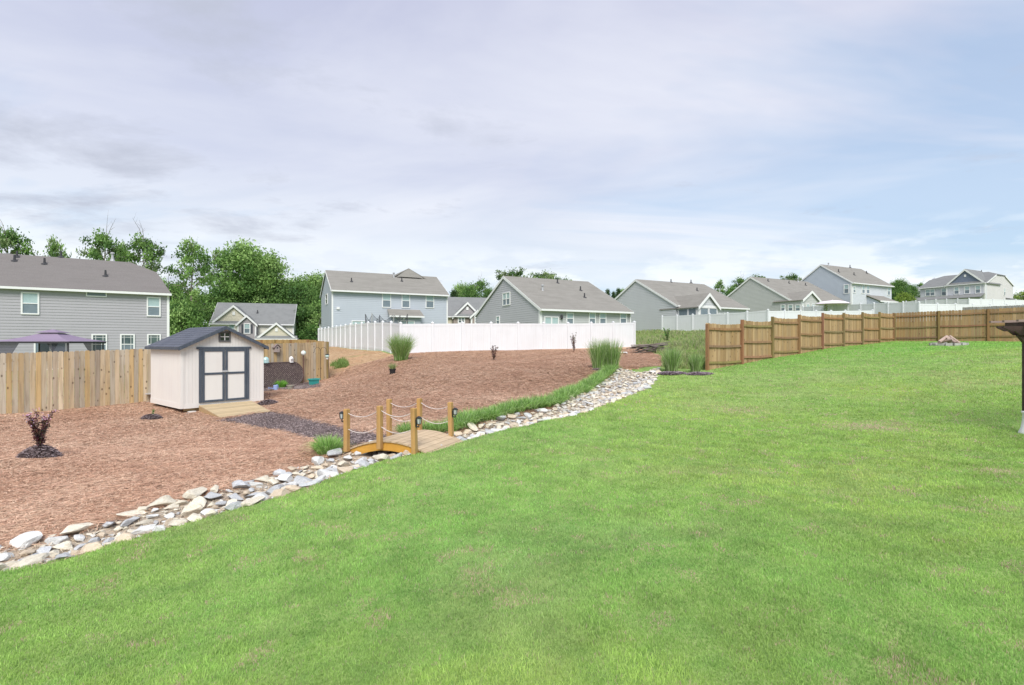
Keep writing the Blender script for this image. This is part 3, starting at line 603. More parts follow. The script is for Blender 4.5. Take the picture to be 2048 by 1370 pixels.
for q in ((483, 487), (501.5, 505.5)):
    m0, m1 = H8.face(q[0], 648.5, 'f', -1.2), H8.face(q[1], 666.5, 'f', -1.2); mb = MB(); mb.box(m0[0], -1.27, m1[1], m1[0], -1.205, m0[1]); mb.build('shutter', M_shut, H8.root)
H8.winpx('f', -.6, 457, 648, 470, 668, fw=.12)
a, b = H8.face(513, 678, 'f', -3)[0], H8.face(592, 678, 'f', -3)[0]; z0_, zp = H8.face(552, 677, 'f', -3)[1], H8.face(551.6, 646, 'f', -3)[1]
H8.wing(a, b, 3.0, z0_, zp, 0, M_tan, M_roof3, M_tan, band=.35, rake=.24)
H8.pipe(515, 627, 0, ze, (zr - ze) / 4.5, 0)
H9 = House('house', 'low taupe-gabled house seen between the blue-grey house and the middle grey house', 880, 78, 0.9, (0.97, 0.24))
D, ze, zr = 10, 3.2, 6.4; L = 9.5
M_stone = mat('brown_stone_veneer', (0.30, 0.255, 0.23), .9, noise=(3, .6, (.2, .17, .15)))
H9.box_walls(L, D, ze, zr, M_tan); H9.gable_roof(0, L, D, ze, zr, M_roof3, ov=.1, ovy=.3)
a, b = H9.face(907, 632, 'f', -1)[0], H9.face(962, 632, 'f', -1)[0]; zp = H9.face(934.5, 605, 'f', -1)[1]
H9.wing(a, b, 1, ze - .1, zp, 4, M_stone, M_roof3, M_taupe, band=.3, rake=.28)
a, b = H9.face(942, 632, 'f', -1.8)[0], H9.face(968, 632, 'f', -1.8)[0]; zp = H9.face(954.5, 620.5, 'f', -1.8)[1]
H9.wing(a, b, 1.8, ze - .12, zp, 2, M_stone, M_roof3, M_taupe, vent=False, rake=.26); H9.corner(a, -1.8, 0, ze - .3, .2)
H9.winpx('f', -1, 915.5, 634, 930, 647, fw=.16, double=True, mats=(M_glass_lo, M_glass_dk)); H9.winpx('f', -1.8, 949, 634, 957, 647, fw=.14, mats=(M_glass_lo, M_glass_dk))
def far_house(label, px, Y, zb, L, ze, zr, D=9, m=None, U=None):
    Hh = House('house', label, px, Y, zb, U); Hh.box_walls(L, D, ze, zr, m or M_s6); Hh.gable_roof(0, L, D, ze, zr, M_roof3, ov=.1, ovy=.3, rakes='lr')
    Hh.window('f', 0, L * .4, 1.4, L * .4 + .9, 2.6); return Hh
far_house('distant pale blue gable between the tall blue house and the slate-gabled house', 1862, 118, 8.4, 8, 2.6, 4.9, D=8.5, m=M_s6b)
far_house('distant grey roof just past the right side of the slate-gabled house', 2022, 125, 9.2, 10, 2.2, 3.6, m=M_s7b)
far_house('dark grey roof showing between the screened-porch house and the sunroom house', 1420, 110, 4.0, 14, 3.5, 6.6)

# ------------------------------------------------------------------ fences
def wood_mat(name, stain, dark, ks=True):
    return mat(name, (1, 1, 1), 0.85, 0.15, attr=True, streak=[((16, 16, 0.9), 0.55, dark), ((4, 4, 0.5), 0.35, stain)], knots=ks, bump=(3, 0.3, 0.01, (18, 18, 1)))
M_picket_old = wood_mat('weathered_picket', (0.40, 0.27, 0.10), (0.16, 0.115, 0.075))
M_picket_new = wood_mat('stained_picket', (0.38, 0.24, 0.10), (0.17, 0.11, 0.06))
M_rail = wood_mat('fence_rail_wood', (0.24, 0.13, 0.06), (0.10, 0.06, 0.04), False)
def wood_fence(name, label, pts, sp, tops, cols, m, picket_front, base_fn=None, ztop=None, step=False, rail_vis=True, pw=0.14, post_ext=0.0, dogear=True):
    """pts: plan points; tops(t)->top z (world) at run distance; pickets on the far side when picket_front is False"""
    p0, p1 = Vector((*pts[0], 0)), Vector((*pts[1], 0)); d = (p1 - p0); Lr = d.length; d.normalize(); nf = Vector((d.y, -d.x, 0))
    if nf.dot(-p0) < 0: nf = -nf                     # towards the camera
    root = thing(name, label, 'fence', (p0.x, p0.y, h(p0.x, p0.y)), 0)
    nb = max(1, round(Lr / sp)); sp = Lr / nb
    rail_side = -nf if picket_front else nf
    for b in range(nb):
        t0, t1 = b * sp, (b + 1) * sp; pan = MB(); n = round(sp / pw); w = sp / n
        for i in range(n):
            t = t0 + (i + .5) * w; q = p0 + d * t; zt = (tops((t0 + t1) / 2) if step else tops(t)) + rnd.uniform(-.012, .012)
            if step: zt += -0.05 * math.sin((t - t0) / sp * math.pi)
            zb = h(q.x, q.y) - 0.03; ww = w - rnd.uniform(.003, .009); c = rnd.choice(cols); s_ = rnd.uniform(.82, 1.15); pan.cur = tuple(v * s_ for v in c)
            o = q - d * (ww / 2); th = nf * 0.018 + nf * rnd.uniform(-.003, .003)
            e = .03 if dogear else 0
            prof = [(0, zb), (ww, zb), (ww, zt - e), (ww - e, zt), (e, zt), (0, zt - e)]
            off = (nf * 0.0) + nf * rnd.uniform(0, .006)
            pan.slab([Vector((o.x, o.y, 0)) + d * a + off + Vector((0, 0, z)) for a, z in prof], th)
        pan.build('panel', m, root, True)
        if rail_vis:
            zt0 = tops((t0 + t1) / 2) if step else None
            for fr in (0.13, 0.52, 0.88):
                pts_ = []
                for t in (t0 + .02, (t0 + t1) / 2, t1 - .02):
                    q = p0 + d * t; zz = (zt0 if step else tops(t)) - fr * 1.75 + (0 if t != (t0 + t1) / 2 else -.025)
                    pts_.append(q + rail_side * (0.045 if picket_front else 0.05) + Vector((0, 0, zz)))
                r = MB(); r.cur = tuple(v * rnd.uniform(.7, .95) for v in cols[0]); up_ = Vector((0, 0, .0425)); q_ = [p - rail_side * .02 for p in pts_]
                r.slab([q_[0] - up_, q_[1] - up_, q_[2] - up_, q_[2] + up_, q_[1] + up_, q_[0] + up_], rail_side * .04); r.build('rail', M_rail, root, True)
    for b in range(nb + 1):
        t = b * sp; q = p0 + d * t; tt = max(0, min(Lr, t)); zt = (max(tops(max(0, t - sp / 2)), tops(min(Lr, t + sp / 2))) if step else tops(tt)) + post_ext
        if step: zt = tops(min(Lr, t + sp / 2)) + post_ext - (.0 if b else 0.06)
        po = MB(); po.cur = tuple(v * rnd.uniform(.6, .85) for v in cols[0]); c = q + rail_side * (0.075)
        po.obox(c - d * .05 - rail_side * .05 + Vector((0, 0, h(q.x, q.y) - .15)), d * .1, rail_side * .1, (0, 0, zt - h(q.x, q.y) + .15)); po.build('post', M_rail, root, True)
    return root
OLD = [(0.42, 0.32, 0.20), (0.46, 0.37, 0.26), (0.41, 0.36, 0.285), (0.50, 0.36, 0.19), (0.36, 0.30, 0.235), (0.52, 0.43, 0.31)]
NEW = [(0.37, 0.245, 0.125), (0.41, 0.28, 0.15), (0.34, 0.23, 0.125), (0.44, 0.31, 0.175), (0.38, 0.27, 0.155)]
A0 = Vector((*XY(0, 16.2), 0)); B0 = Vector((*XY(420, 20.5), 0)); C0 = Vector((*XY(657, 25.1), 0))
dA = (B0 - A0); pre = A0 - dA.normalized() * 9; LA = (B0 - pre).length
def topA(t):
    q = pre + (B0 - pre) * (t / LA); px = 1024 + q.x / q.y * 1024; return CZ - (np.interp(px, [-700, 0, 300, 420], [724, 706.5, 697, 693]) - 685) / 1024 * q.y
wood_fence('wooden_fence', 'weathered dog-ear picket fence left of and behind the shed', [pre[:2], B0[:2]], 2.44, topA, OLD, M_picket_old, True)
LB = (C0 - B0).length
def topB(t):
    q = B0 + (C0 - B0) * (t / LB); px = 1024 + q.x / q.y * 1024; return CZ - (np.interp(px, [420, 527, 657.6], [692, 688, 683.5]) - 685) / 1024 * q.y
wood_fence('wooden_fence', 'weathered picket fence with garden ornaments to the right of the shed', [B0[:2], C0[:2]], 2.2, topB, OLD[:4], M_picket_old, True)
back = Vector((*XY(500, 33), 0)); LC = (back - C0).length
def topC(t):
    q = C0 + (back - C0) * (t / LC); px = 1024 + q.x / q.y * 1024; return CZ - (np.interp(px, [400, 500, 560, 620, 657], [678, 680, 679, 679.5, 683.5]) - 685) / 1024 * q.y
wood_fence('wooden_fence', 'tan fence run seen from its rail side just above the ornament fence', [C0[:2], back[:2]], 2.44, topC, [(0.42, 0.27, 0.12), (0.40, 0.25, 0.11)], M_picket_old, False)
# stained fence on the right, stepping up the slope
f0, f1 = Vector((*FE, 0)), Vector((*FC, 0)); LD = (f1 - f0).length
steps = [646.5, 641, 635, 631, 627.5, 627.5, 626, 625.5]
def topD(t):
    i = min(7, max(0, int(t / LD * 8))); tm = (i + .5) / 8 * LD; q = f0 + (f1 - f0) * (tm / LD); return CZ - (steps[i] - 685) / 1024 * q.y
wood_fence('wooden_fence', 'stained wooden fence climbing in steps up the lawn, seen from its rail side', [FE, FC], LD / 8, topD, NEW, M_picket_new, False, step=True)
e_end = (FC[0] + .8 * 15, FC[1] - .6 * 15); LE = 15
def topE(t):
    q = Vector((FC[0] + .8 * t, FC[1] - .6 * t, 0)); px = 1024 + q.x / q.y * 1024; return CZ - (np.interp(px, [1787, 1874, 1984, 2048, 2300], [626, 622, 617.5, 614, 606]) - 685) / 1024 * q.y
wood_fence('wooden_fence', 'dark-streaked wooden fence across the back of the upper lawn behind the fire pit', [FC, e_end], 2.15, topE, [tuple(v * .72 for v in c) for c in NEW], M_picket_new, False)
g0 = XY(1926, 42); g1 = XY(2140, 36)
def topG(t):
    q = Vector((*g0, 0)).lerp(Vector((*g1, 0)), t / (Vector(g0) - Vector(g1)).length); px = 1024 + q.x / q.y * 1024; return CZ - (np.interp(px, [1926, 2048, 2140], [614.5, 610, 606]) - 685) / 1024 * q.y
M_greyw = wood_mat('grey_fence_wood', (.3, .27, .25), (.16, .15, .14), False)
wood_fence('wooden_fence', 'grey weathered fence top showing behind the dark back fence at the far right', [g0, g1], 2.4, topG, [(.36, .34, .33), (.42, .40, .39)], M_greyw, True)

def vinyl_fence(label, p0, p1, n, topf, hgt=1.83, name='vinyl_fence', follow=False):
    p0, p1 = Vector((*p0, 0)), Vector((*p1, 0)); d = p1 - p0; L = d.length; d.normalize(); nf = Vector((d.y, -d.x, 0)); sp = L / n
    root = thing(name, label, 'fence', (p0.x, p0.y, topf(0) - hgt), 0)
    for i in range(n + 1):
        q = p0 + d * sp * i; zt = topf(sp * i); z0 = min(zt - hgt, h(q.x, q.y)) - .2
        po = MB(); a = .075; po.obox(Vector((q.x, q.y, z0)) - d * a - nf * a, d * 2 * a, nf * 2 * a, (0, 0, zt - z0 + .03)); po.build('post', M_white, root, True)
        c = MB(); b = .085; zc_ = zt + .03; c.obox(Vector((q.x, q.y, zc_)) - d * b - nf * b, d * 2 * b, nf * 2 * b, (0, 0, .03))
        B = [Vector((q.x, q.y, zc_ + .03)) + d * s1 * a + nf * s2 * a for s1, s2 in ((-1, -1), (1, -1), (1, 1), (-1, 1))]; c.add(B + [Vector((q.x, q.y, zc_ + .11))], [(0, 1, 4), (1, 2, 4), (2, 3, 4), (3, 0, 4)]); c.build('post_cap', M_white, root, True)
        if i == n: break
        q2 = p0 + d * sp * (i + 1); zt2 = topf(sp * (i + 1)); pan = MB(); m = 12; w = (sp - .164) / m
        for j in range(m):
            s0 = .082 + j * w; za = zt + (zt2 - zt) * (s0 / sp); zb = zt + (zt2 - zt) * ((s0 + w) / sp); o = q + d * (s0 + .004)
            g = min(h(o.x, o.y), za - hgt + .1) - .1; th = nf * .03
            o = Vector((o.x, o.y, 0)) - nf * .015; ww = w - .008
            pan.slab([o + Vector((0, 0, g)), o + d * ww + Vector((0, 0, g)), o + d * ww + Vector((0, 0, zb - .12)), o + Vector((0, 0, za - .12))], th)
            o2 = o + d * (w - .006) + nf * .006; pan.slab([o2 + Vector((0, 0, g)), o2 + d * .012 + Vector((0, 0, g)), o2 + d * .012 + Vector((0, 0, zb - .12)), o2 + Vector((0, 0, zb - .12))], nf * .018)
        pan.build('panel', M_white, root, True)
        r = MB(); r.bar(q + d * .06 + Vector((0, 0, zt - .07)), q2 - d * .06 + Vector((0, 0, zt2 - .07)), .05, .14); r.build('rail', M_white, root, True); r = MB(); r.bar(q + d * .06 + Vector((0, 0, zt - hgt + .12)), q2 - d * .06 + Vector((0, 0, zt2 - hgt + .12)), .05, .14); r.build('rail', M_white, root, True)
    return root
def tf(p0, p1, pxs, pys):
    p0_, p1_ = Vector((*p0, 0)), Vector((*p1, 0)); L = (p1_ - p0_).length
    def f(t):
        q = p0_ + (p1_ - p0_) * (t / L); px = 1024 + q.x / q.y * 1024; return CZ - (np.interp(px, pxs, pys) - 685) / 1024 * q.y
    return f
wr = XY(1268.6, 37.5); wl = (-20.2, 53.5)
vinyl_fence('long white vinyl privacy fence facing the mulch bed below the houses', WF_C, wr, 9, tf(WF_C, wr, [801, 865, 925, 1037, 1137, 1228, 1268], [648, 647.5, 647, 647, 647.5, 646, 645]))
vinyl_fence('white vinyl fence running away from the corner beside the clay bank', WF_C, wl, 15, tf(wl, WF_C, [636, 663, 700, 735, 764, 782, 801], [659, 655, 649.5, 646, 645, 645.5, 647])if False else (lambda t: tf(wl, WF_C, [636, 663, 700, 735, 764, 782, 801], [659, 655, 649.5, 646, 645, 645.5, 648])((Vector((*wl, 0)) - Vector((*WF_C, 0))).length - t)))
w2a, w2b = XY(1324.5, 58.2), XY(1536, 47)
vinyl_fence('white vinyl fence stepping toward the viewer in front of the screened-porch house', w2a, w2b, 6, tf(w2a, w2b, [1324, 1387, 1454, 1495, 1536], [633, 629.5, 627, 624, 620.5]))
w2c = XY(1745, 53.5)
vinyl_fence('low-showing white vinyl fence just above the middle of the stepped wooden fence', w2b, w2c, 7, tf(w2b, w2c, [1536, 1642, 1745], [622, 622.5, 621]), 1.5)
w3a, w3b, w3c = XY(1606, 66), XY(1838, 52), XY(2110, 57)
vinyl_fence('shaded white vinyl fence in front of the sunroom house and tall blue house', w3a, w3b, 9, tf(w3a, w3b, [1606, 1700, 1802, 1838], [613.5, 609, 604.5, 605]), 1.8)
vinyl_fence('white vinyl fence directly above the dark back fence at the right', w3b, w3c, 8, tf(w3b, w3c, [1838, 1940, 2110], [607.5, 609, 610]), 1.8)
w4a, w4b, w4c = XY(1812, 88), XY(1938, 79), XY(2120, 84)
vinyl_fence('farther white vinyl fence below the slate-gabled house, left half', w4a, w4b, 6, tf(w4a, w4b, [1812, 1870, 1938], [603, 599.5, 597.5]), 1.9)
vinyl_fence('farther white vinyl fence below the slate-gabled house, right half', w4b, w4c, 8, tf(w4b, w4c, [1938, 2120], [597.5, 602]), 1.9)

# ------------------------------------------------------------------ shed
M_shed = mat('shed_panel_paint', (0.68, 0.665, 0.635), 0.7, 0.2, noise=(0.9, 0.35, (0.63, 0.615, 0.605)), streak=((6, 6, 0.7), 0.3, (0.61, 0.57, 0.54)), bump=(40, .15, .004))
M_dtrim = mat('dark_blue_grey_trim', (0.06, 0.075, 0.10), 0.6, 0.3, streak=((30, 30, 3), 0.5, (0.13, 0.15, 0.17)))
M_sroof = mat('shed_shingle', (0.085, 0.095, 0.125), 0.9, 0.2, noise=[(3, .6, (0.13, 0.14, 0.17)), (30, .5, (0.06, 0.065, 0.085))], streak=((2, 9, 2), .5, (0.17, 0.175, 0.20)), bump=(25, .6, .02))
M_deck = mat('deck_board_wood', (1, 1, 1), 0.8, 0.2, attr=True, streak=[((3, 22, 3), 0.45, (0.22, 0.155, 0.09))], noise=(3, .3, (0.45, 0.36, 0.25)), bump=(5, .3, .01, (3, 20, 3)))
M_conc = mat('concrete_block', (0.42, 0.41, 0.40), .9, .1, noise=(12, .5, (0.3, 0.29, 0.28)), bump=(40, .5, .01))
sh0 = P(363, 815, 16.1); shx = Vector((0.63, 0.777, 0)).normalized(); sw, sdp = 2.52, 2.84
shed = thing('garden_shed', 'off-white garden shed with dark-trimmed double doors and blue-grey shingle roof', 'shed', (sh0.x, sh0.y, sh0.z), math.atan2(shx.y, shx.x))
wh, pk = 1.93, 0.62
def grooved(pl, poly_hi, x0, x1, z0):
    pass
mb = MB()                                              # front wall: panels with grooves
def panel_strips(mb, a0, a1, zf, mp, w=0.1):
    n = max(1, round((a1 - a0) / w)); w = (a1 - a0) / n
    for i in range(n):
        u, v = a0 + i * w, a0 + (i + 1) * w - .0035
        mb.slab([mp(u, 0), mp(v, 0), mp(v, zf(v)), mp(u, zf(u))], mp(0, 0, .02) - mp(0, 0, 0))
    mb.slab([mp(a0, 0, -.01), mp(a1, 0, -.01), mp(a1, zf(a1), -.01), mp((a0 + a1) / 2, zf((a0 + a1) / 2), -.01), mp(a0, zf(a0), -.01)], mp(0, 0, .015) - mp(0, 0, 0))
fr = lambda a, z, d=0: Vector((a, -d, z)); sdm = lambda a, z, d=0: Vector((-d, a, z))
gz = lambda a: wh + pk * (1 - abs(a - sw / 2) / (sw / 2))
panel_strips(mb, 0, sw, gz, fr); mb.build('front_wall', M_shed, shed)
mb = MB(); panel_strips(mb, 0, sdp, lambda a: wh, sdm); mb.build('side_wall', M_shed, shed)
mb = MB(); mb.box(sw - .02, .02, 0, sw, sdp, wh); mb.box(.02, sdp - .02, 0, sw - .02, sdp, wh); mb.slab([(0, sdp, wh), (sw, sdp, wh), (sw / 2, sdp, wh + pk)], (0, -.02, 0)); mb.build('rear_wall', M_shed, shed)
mb = MB(); mb.box(-.035, -.035, -.04, .05, .05, wh); mb.box(sw - .05, -.035, -.04, sw + .03, .05, wh); mb.box(-.03, -.026, -.05, sw + .02, -.021, .10); mb.box(-.03, 0, -.05, -.021, sdp, .12)
mb.box(.05, -.03, wh - .07, .62, -.022, wh - .055); mb.build('corner_trim', M_shed, shed)
mb = MB(); ov, oe = .16, .14; kk = pk / (sw / 2)
for sg in (-1, 1):
    xe = sw / 2 + sg * (sw / 2 + oe); ze_ = wh - kk * oe; nrow = 9
    for r_ in range(nrow):
        f0_, f1_ = r_ / nrow, (r_ + 1) / nrow + .02
        a = (xe + (sw / 2 - xe) * f0_, ze_ + (wh + pk - ze_) * f0_ + .03); b = (xe + (sw / 2 - xe) * min(1, f1_), ze_ + (wh + pk - ze_) * min(1, f1_) + .016)
        mb.slab([(a[0], -ov, a[1]), (a[0], sdp + ov, a[1]), (b[0], sdp + ov, b[1]), (b[0], -ov, b[1])], (0, 0, .022))
mb.build('roof', M_sroof, shed)
mb = MB()
for sg in (-1, 1):
    xe = sw / 2 + sg * (sw / 2 + oe); ze_ = wh - kk * oe
    mb.slab([(xe, -ov - .005, ze_ - .075), (sw / 2, -ov - .005, wh + pk - .07), (sw / 2, -ov - .005, wh + pk + .028), (xe, -ov - .005, ze_ + .03)], (0, -.022, 0))
    mb.slab([(xe, -ov, ze_ - .05), (xe, sdp + ov, ze_ - .05), (xe, sdp + ov, ze_ + .028), (xe, -ov, ze_ + .028)], (sg * .02, 0, 0))
mb.build('fascia', M_dtrim, shed)
def spx(px, py, off=0.0):
    dd = Vector(((px - 1024) / 1024, 1, -(py - 685) / 1024)); c = Vector((0, 0, CZ)) - Vector(shed.location); sn = Vector((-shx.y, shx.x, 0))
    lc = Vector((c.dot(shx), c.dot(sn), c.z)); ld = Vector((dd.dot(shx), dd.dot(sn), dd.z)); t = (off - lc.y) / ld.y; q = lc + ld * t; return q.x, q.z
x0d, ztd = spx(397, 689); x1d, _ = spx(497, 688); xmd = (x0d + x1d) / 2; zbd = .10; ztd = wh - .1
mb = MB(); mb.box(x0d - .07, -.06, ztd, x1d + .07, -.022, ztd + .07); mb.box(x0d - .0, -.055, zbd, x0d + .08, -.022, ztd); mb.box(x1d - .08, -.055, zbd, x1d, -.022, ztd); mb.build('door_frame', M_dtrim, shed)
for a, b in ((x0d + .09, xmd - .012), (xmd + .012, x1d - .09)):
    dr = MB(); dr.box(a, -.045, zbd, b, -.024, ztd - .01); door = dr.build('door', M_shed, shed)
    t_ = MB(); w = .07; t_.box(a, -.062, zbd, a + w, -.046, ztd - .012); t_.box(b - w, -.062, zbd, b, -.046, ztd - .012)
    zm = (zbd + ztd) / 2 + .06
    for z in (zbd, zm - w / 2, ztd - .012 - w): t_.box(a + w, -.060, z, b - w, -.046, z + w)
    t_.build('door_trim', M_dtrim, door)
mb = MB(); mb.box(xmd - .09, -.08, 1.06, xmd + .09, -.062, 1.12); mb.build('latch', M_vent2, shed)
xw, zw = spx(448.5, 673.5); ws = .155
mb = MB(); a, b = xw - ws - .03, xw + ws + .03; c_, d_ = zw - .17, zw + .17
for bb in ((a, c_, b, c_ + .05), (a, d_ - .05, b, d_), (a, c_ + .05, a + .05, d_ - .05), (b - .05, c_ + .05, b, d_ - .05)): mb.box(bb[0], -.05, bb[1], bb[2], -.021, bb[3])
wo = mb.build('window', mat('window_trim_brown_grey', (.10, .10, .105), .6), shed)
mb = MB(); mb.box(xw - ws, -.035, zw - .13, xw + ws, -.022, zw + .13); mb.build('pane', mat('shed_glass', (.015, .02, .02), .1, .6), wo)
mb = MB(); mb.box(xw - .012, -.046, zw - .12, xw + .012, -.036, zw + .12); mb.box(xw - ws + .02, -.044, zw - .012, xw + ws - .02, -.036, zw + .012); mb.build('muntin', M_trim, wo)
mb = MB(); mb.box(.1, .06, -.14, sw - .1, .18, -.05); mb.box(.1, sdp / 2, -.14, sw - .1, sdp / 2 + .1, -.05); mb.box(.1, sdp - .2, -.14, sw - .1, sdp - .1, -.05); mb.box(.02, .02, -.05, sw - .02, sdp - .02, .0); mb.build('floor_frame', mat('treated_joist', (.32, .24, .13), .85, streak=((5, 5, 20), .4, (.18, .13, .08))), shed)
def world_of(loc_x, loc_y): return Vector(shed.location) + shx * loc_x + Vector((-shx.y, shx.x, 0)) * loc_y
for lx, ly, lab in ((.28, -.02, 'grey concrete block stack under the front left corner of the shed'), (.15, sdp - .3, 'grey concrete block under the rear left corner of the shed')):
    q = world_of(lx, ly); t = thing('concrete_block', lab, 'block', (q.x, q.y, h(q.x, q.y) - .04), math.atan2(shx.y, shx.x) + .1)
    top = sh0.z - .142 - t.location.z
    mb = MB(); mb.box(-.2, -.1, 0, .2, .1, top * .55); mb.build('lower_block', M_conc, t); mb = MB(); mb.box(-.09, -.08, top * .55 + .003, .1, .09, top); mb.build('upper_block', M_shed, t)
# ramp
r00 = P(398, 813, 0) ; ra = world_of(x0d - .02, -.09); rb = world_of(x1d + .06, -.09)
def ramp():
    na = Vector((shx.y, -shx.x, 0)); Lr = 1.30
    ca, cb = Vector((*G(441, 837, 10, 20), 0)), Vector((*G(541, 824, 10, 20), 0))
    ra.z = rb.z = sh0.z + .035; ca.z = h(ca.x, ca.y) + .035; cb.z = h(cb.x, cb.y) + .03
    t = thing('wooden_ramp', 'plank ramp of pale treated boards below the shed doors', 'ramp', (ra.x, ra.y, ca.z - .03), 0)
    dk = MB(); nb = 9
    for i in range(nb):
        f0_, f1_ = i / nb + .003, (i + 1) / nb - .003; s_ = rnd.uniform(.86, 1.1); dk.cur = (0.46 * s_, 0.36 * s_, 0.22 * s_)
        dk.slab([ra.lerp(ca, f0_), rb.lerp(cb, f0_), rb.lerp(cb, f1_), ra.lerp(ca, f1_)], (0, 0, -.03))
    dk.build('deck', M_deck, t, True)
    for a, b in ((ra, ca), (rb, cb), (ra.lerp(rb, .5), ca.lerp(cb, .5))):
        s_ = MB(); s_.cur = (.36, .24, .11); off = (rb - ra).normalized() * .03
        s_.slab([a + Vector((0, 0, -.033)), b + Vector((0, 0, -.033)), b + Vector((0, 0, -.09)), a + Vector((0, 0, -.19))], off if a is not rb else -off); s_.build('stringer', M_deck, t, True)
ramp()
q = G(292, 806); t = thing('step_stool', 'small pale wooden bench standing against the left side of the shed', 'bench', (q[0] + .05, q[1] + .3, h(*q) + .0), R(20))
mb = MB(); mb.box(-.22, -.14, .30, .16, .14, .335); mb.build('top', M_conc, t); mb = MB(); mb.box(.05, -.03, .03, .10, .03, .30); mb.build('leg', M_conc, t); mb = MB(); mb.box(-.18, -.12, 0, .28, .12, .03); mb.build('base', M_conc, t)

# ------------------------------------------------------------------ bridge
M_bpost = mat('bridge_post_wood', (0.46, 0.27, 0.095), 0.8, .2, noise=(5, .4, (0.34, 0.19, 0.07)), streak=[((18, 18, 1.4), .5, (0.24, 0.145, 0.07)), ((7, 7, .8), .3, (.36, .30, .20))], bump=(5, .3, .01, (14, 14, 1)))
M_bside = mat('bridge_side_wood', (0.56, 0.30, 0.055), 0.75, .2, noise=(4, .4, (0.44, 0.22, 0.04)), streak=((2, 2, 20), .3, (0.33, .17, .05)))
M_rope = mat('white_rope', (0.62, 0.55, 0.53), .9, .1, noise=(60, .5, (.45, .38, .36)))
M_lant = mat('black_lantern_metal', (0.02, 0.022, 0.025), .4, .4); M_lglass = mat('lantern_glass', (.42, .45, .45), .1, .7)
NR = P(834, 903, 8.3); ldir = Vector((-.927, .375, 0)).normalized(); wdir = Vector((.375, .927, 0)).normalized(); BL, BW = 1.36, 1.12
br = thing('garden_footbridge', 'small arched wooden footbridge with rope rails over the dry creek', 'bridge', (NR.x, NR.y, CZ - 1.80), 0)
def bz(s): return CZ - 1.815 + .185 * (1 - ((s - .52) / .82) ** 2)     # deck top along the length, s = metres from the right posts
s0, s1 = -.30, 1.62
dk = MB(); nb = 17
for i in range(nb):
    a, b = s0 + (s1 - s0) * i / nb + .004, s0 + (s1 - s0) * (i + 1) / nb - .004; f = rnd.uniform(.85, 1.1); dk.cur = (0.50 * f, 0.385 * f, 0.26 * f)
    o = Vector((NR.x, NR.y, 0)) - wdir * .02; e = BW + .06 + rnd.uniform(-.01, .01)
    pa, pb = o + ldir * a + Vector((0, 0, bz(a))), o + ldir * b + Vector((0, 0, bz(b)))
    dk.slab([pa, pb, pb + wdir * e, pa + wdir * e], (0, 0, -.026))
dk.build('deck', M_deck, br, True)
for wv in (0.0, BW - .02):
    st = MB(); n = 14
    for i in range(n):
        a, b = -.05 + (1.5) * i / n, -.05 + (1.5) * (i + 1) / n; o = Vector((NR.x, NR.y, 0)) + wdir * wv
        def lo(s): return bz(s) - .03 - .135 - .02 * abs(s - .7)
        st.slab([o + ldir * a + Vector((0, 0, bz(a) - .027)), o + ldir * b + Vector((0, 0, bz(b) - .027)), o + ldir * b + Vector((0, 0, lo(b))), o + ldir * a + Vector((0, 0, lo(a)))], wdir * .04)
    st.build('side_beam', M_bside, br, True)
tops = {}
for wv, nm in ((-.065, 'n'), (BW + .03, 'f')):
    for i, s_ in enumerate((0.0, BL / 2, BL)):
        o = Vector((NR.x, NR.y, 0)) + wdir * wv + ldir * s_
        tz = {('n', 0): -1.055, ('n', 1): -1.05, ('n', 2): -1.135, ('f', 0): -1.09, ('f', 1): -1.05, ('f', 2): -1.09}[(nm, i)] + CZ
        bz0 = {0: -1.86, 1: -1.76, 2: -1.86}[i] + CZ; lean = (.02 if (nm == 'f' and i == 0) else 0, 0)
        tpt = Vector((o.x + (-.02 if i == 0 else .0), o.y, tz)); tops[(nm, i)] = tpt
        m = MB(); a = .038; B = [Vector((o.x, o.y, bz0)) + wdir * u * a + ldir * v * a for u, v in ((-1, -1), (1, -1), (1, 1), (-1, 1))]; T_ = [tpt + wdir * u * a + ldir * v * a for u, v in ((-1, -1), (1, -1), (1, 1), (-1, 1))]
        m.add(B + [p - Vector((0, 0, .01)) for p in T_] + [tpt + (p - tpt) * .8 for p in T_], [(3, 2, 1, 0), (0, 1, 5, 4), (1, 2, 6, 5), (2, 3, 7, 6), (3, 0, 4, 7), (4, 5, 9, 8), (5, 6, 10, 9), (6, 7, 11, 10), (7, 4, 8, 11), (8, 9, 10, 11)])
        if m.v and (wdir.cross(ldir)).z < 0: m.f = [f[::-1] for f in m.f]
        m.build('post', M_bpost, br, True)
for nm in 'nf':
    for i in (0, 1):
        for dz in (.06, .33):
            a, b = tops[(nm, i)] - Vector((0, 0, dz)), tops[(nm, i + 1)] - Vector((0, 0, dz)); pts = []
            for k in range(13):
                t = k / 12; p = a.lerp(b, t); p.z -= .10 * (1 - (2 * t - 1) ** 2); pts.append(p)
            m = MB(); m.tube(pts, .0065, 6); m.build('rope', M_rope, br, True, True)
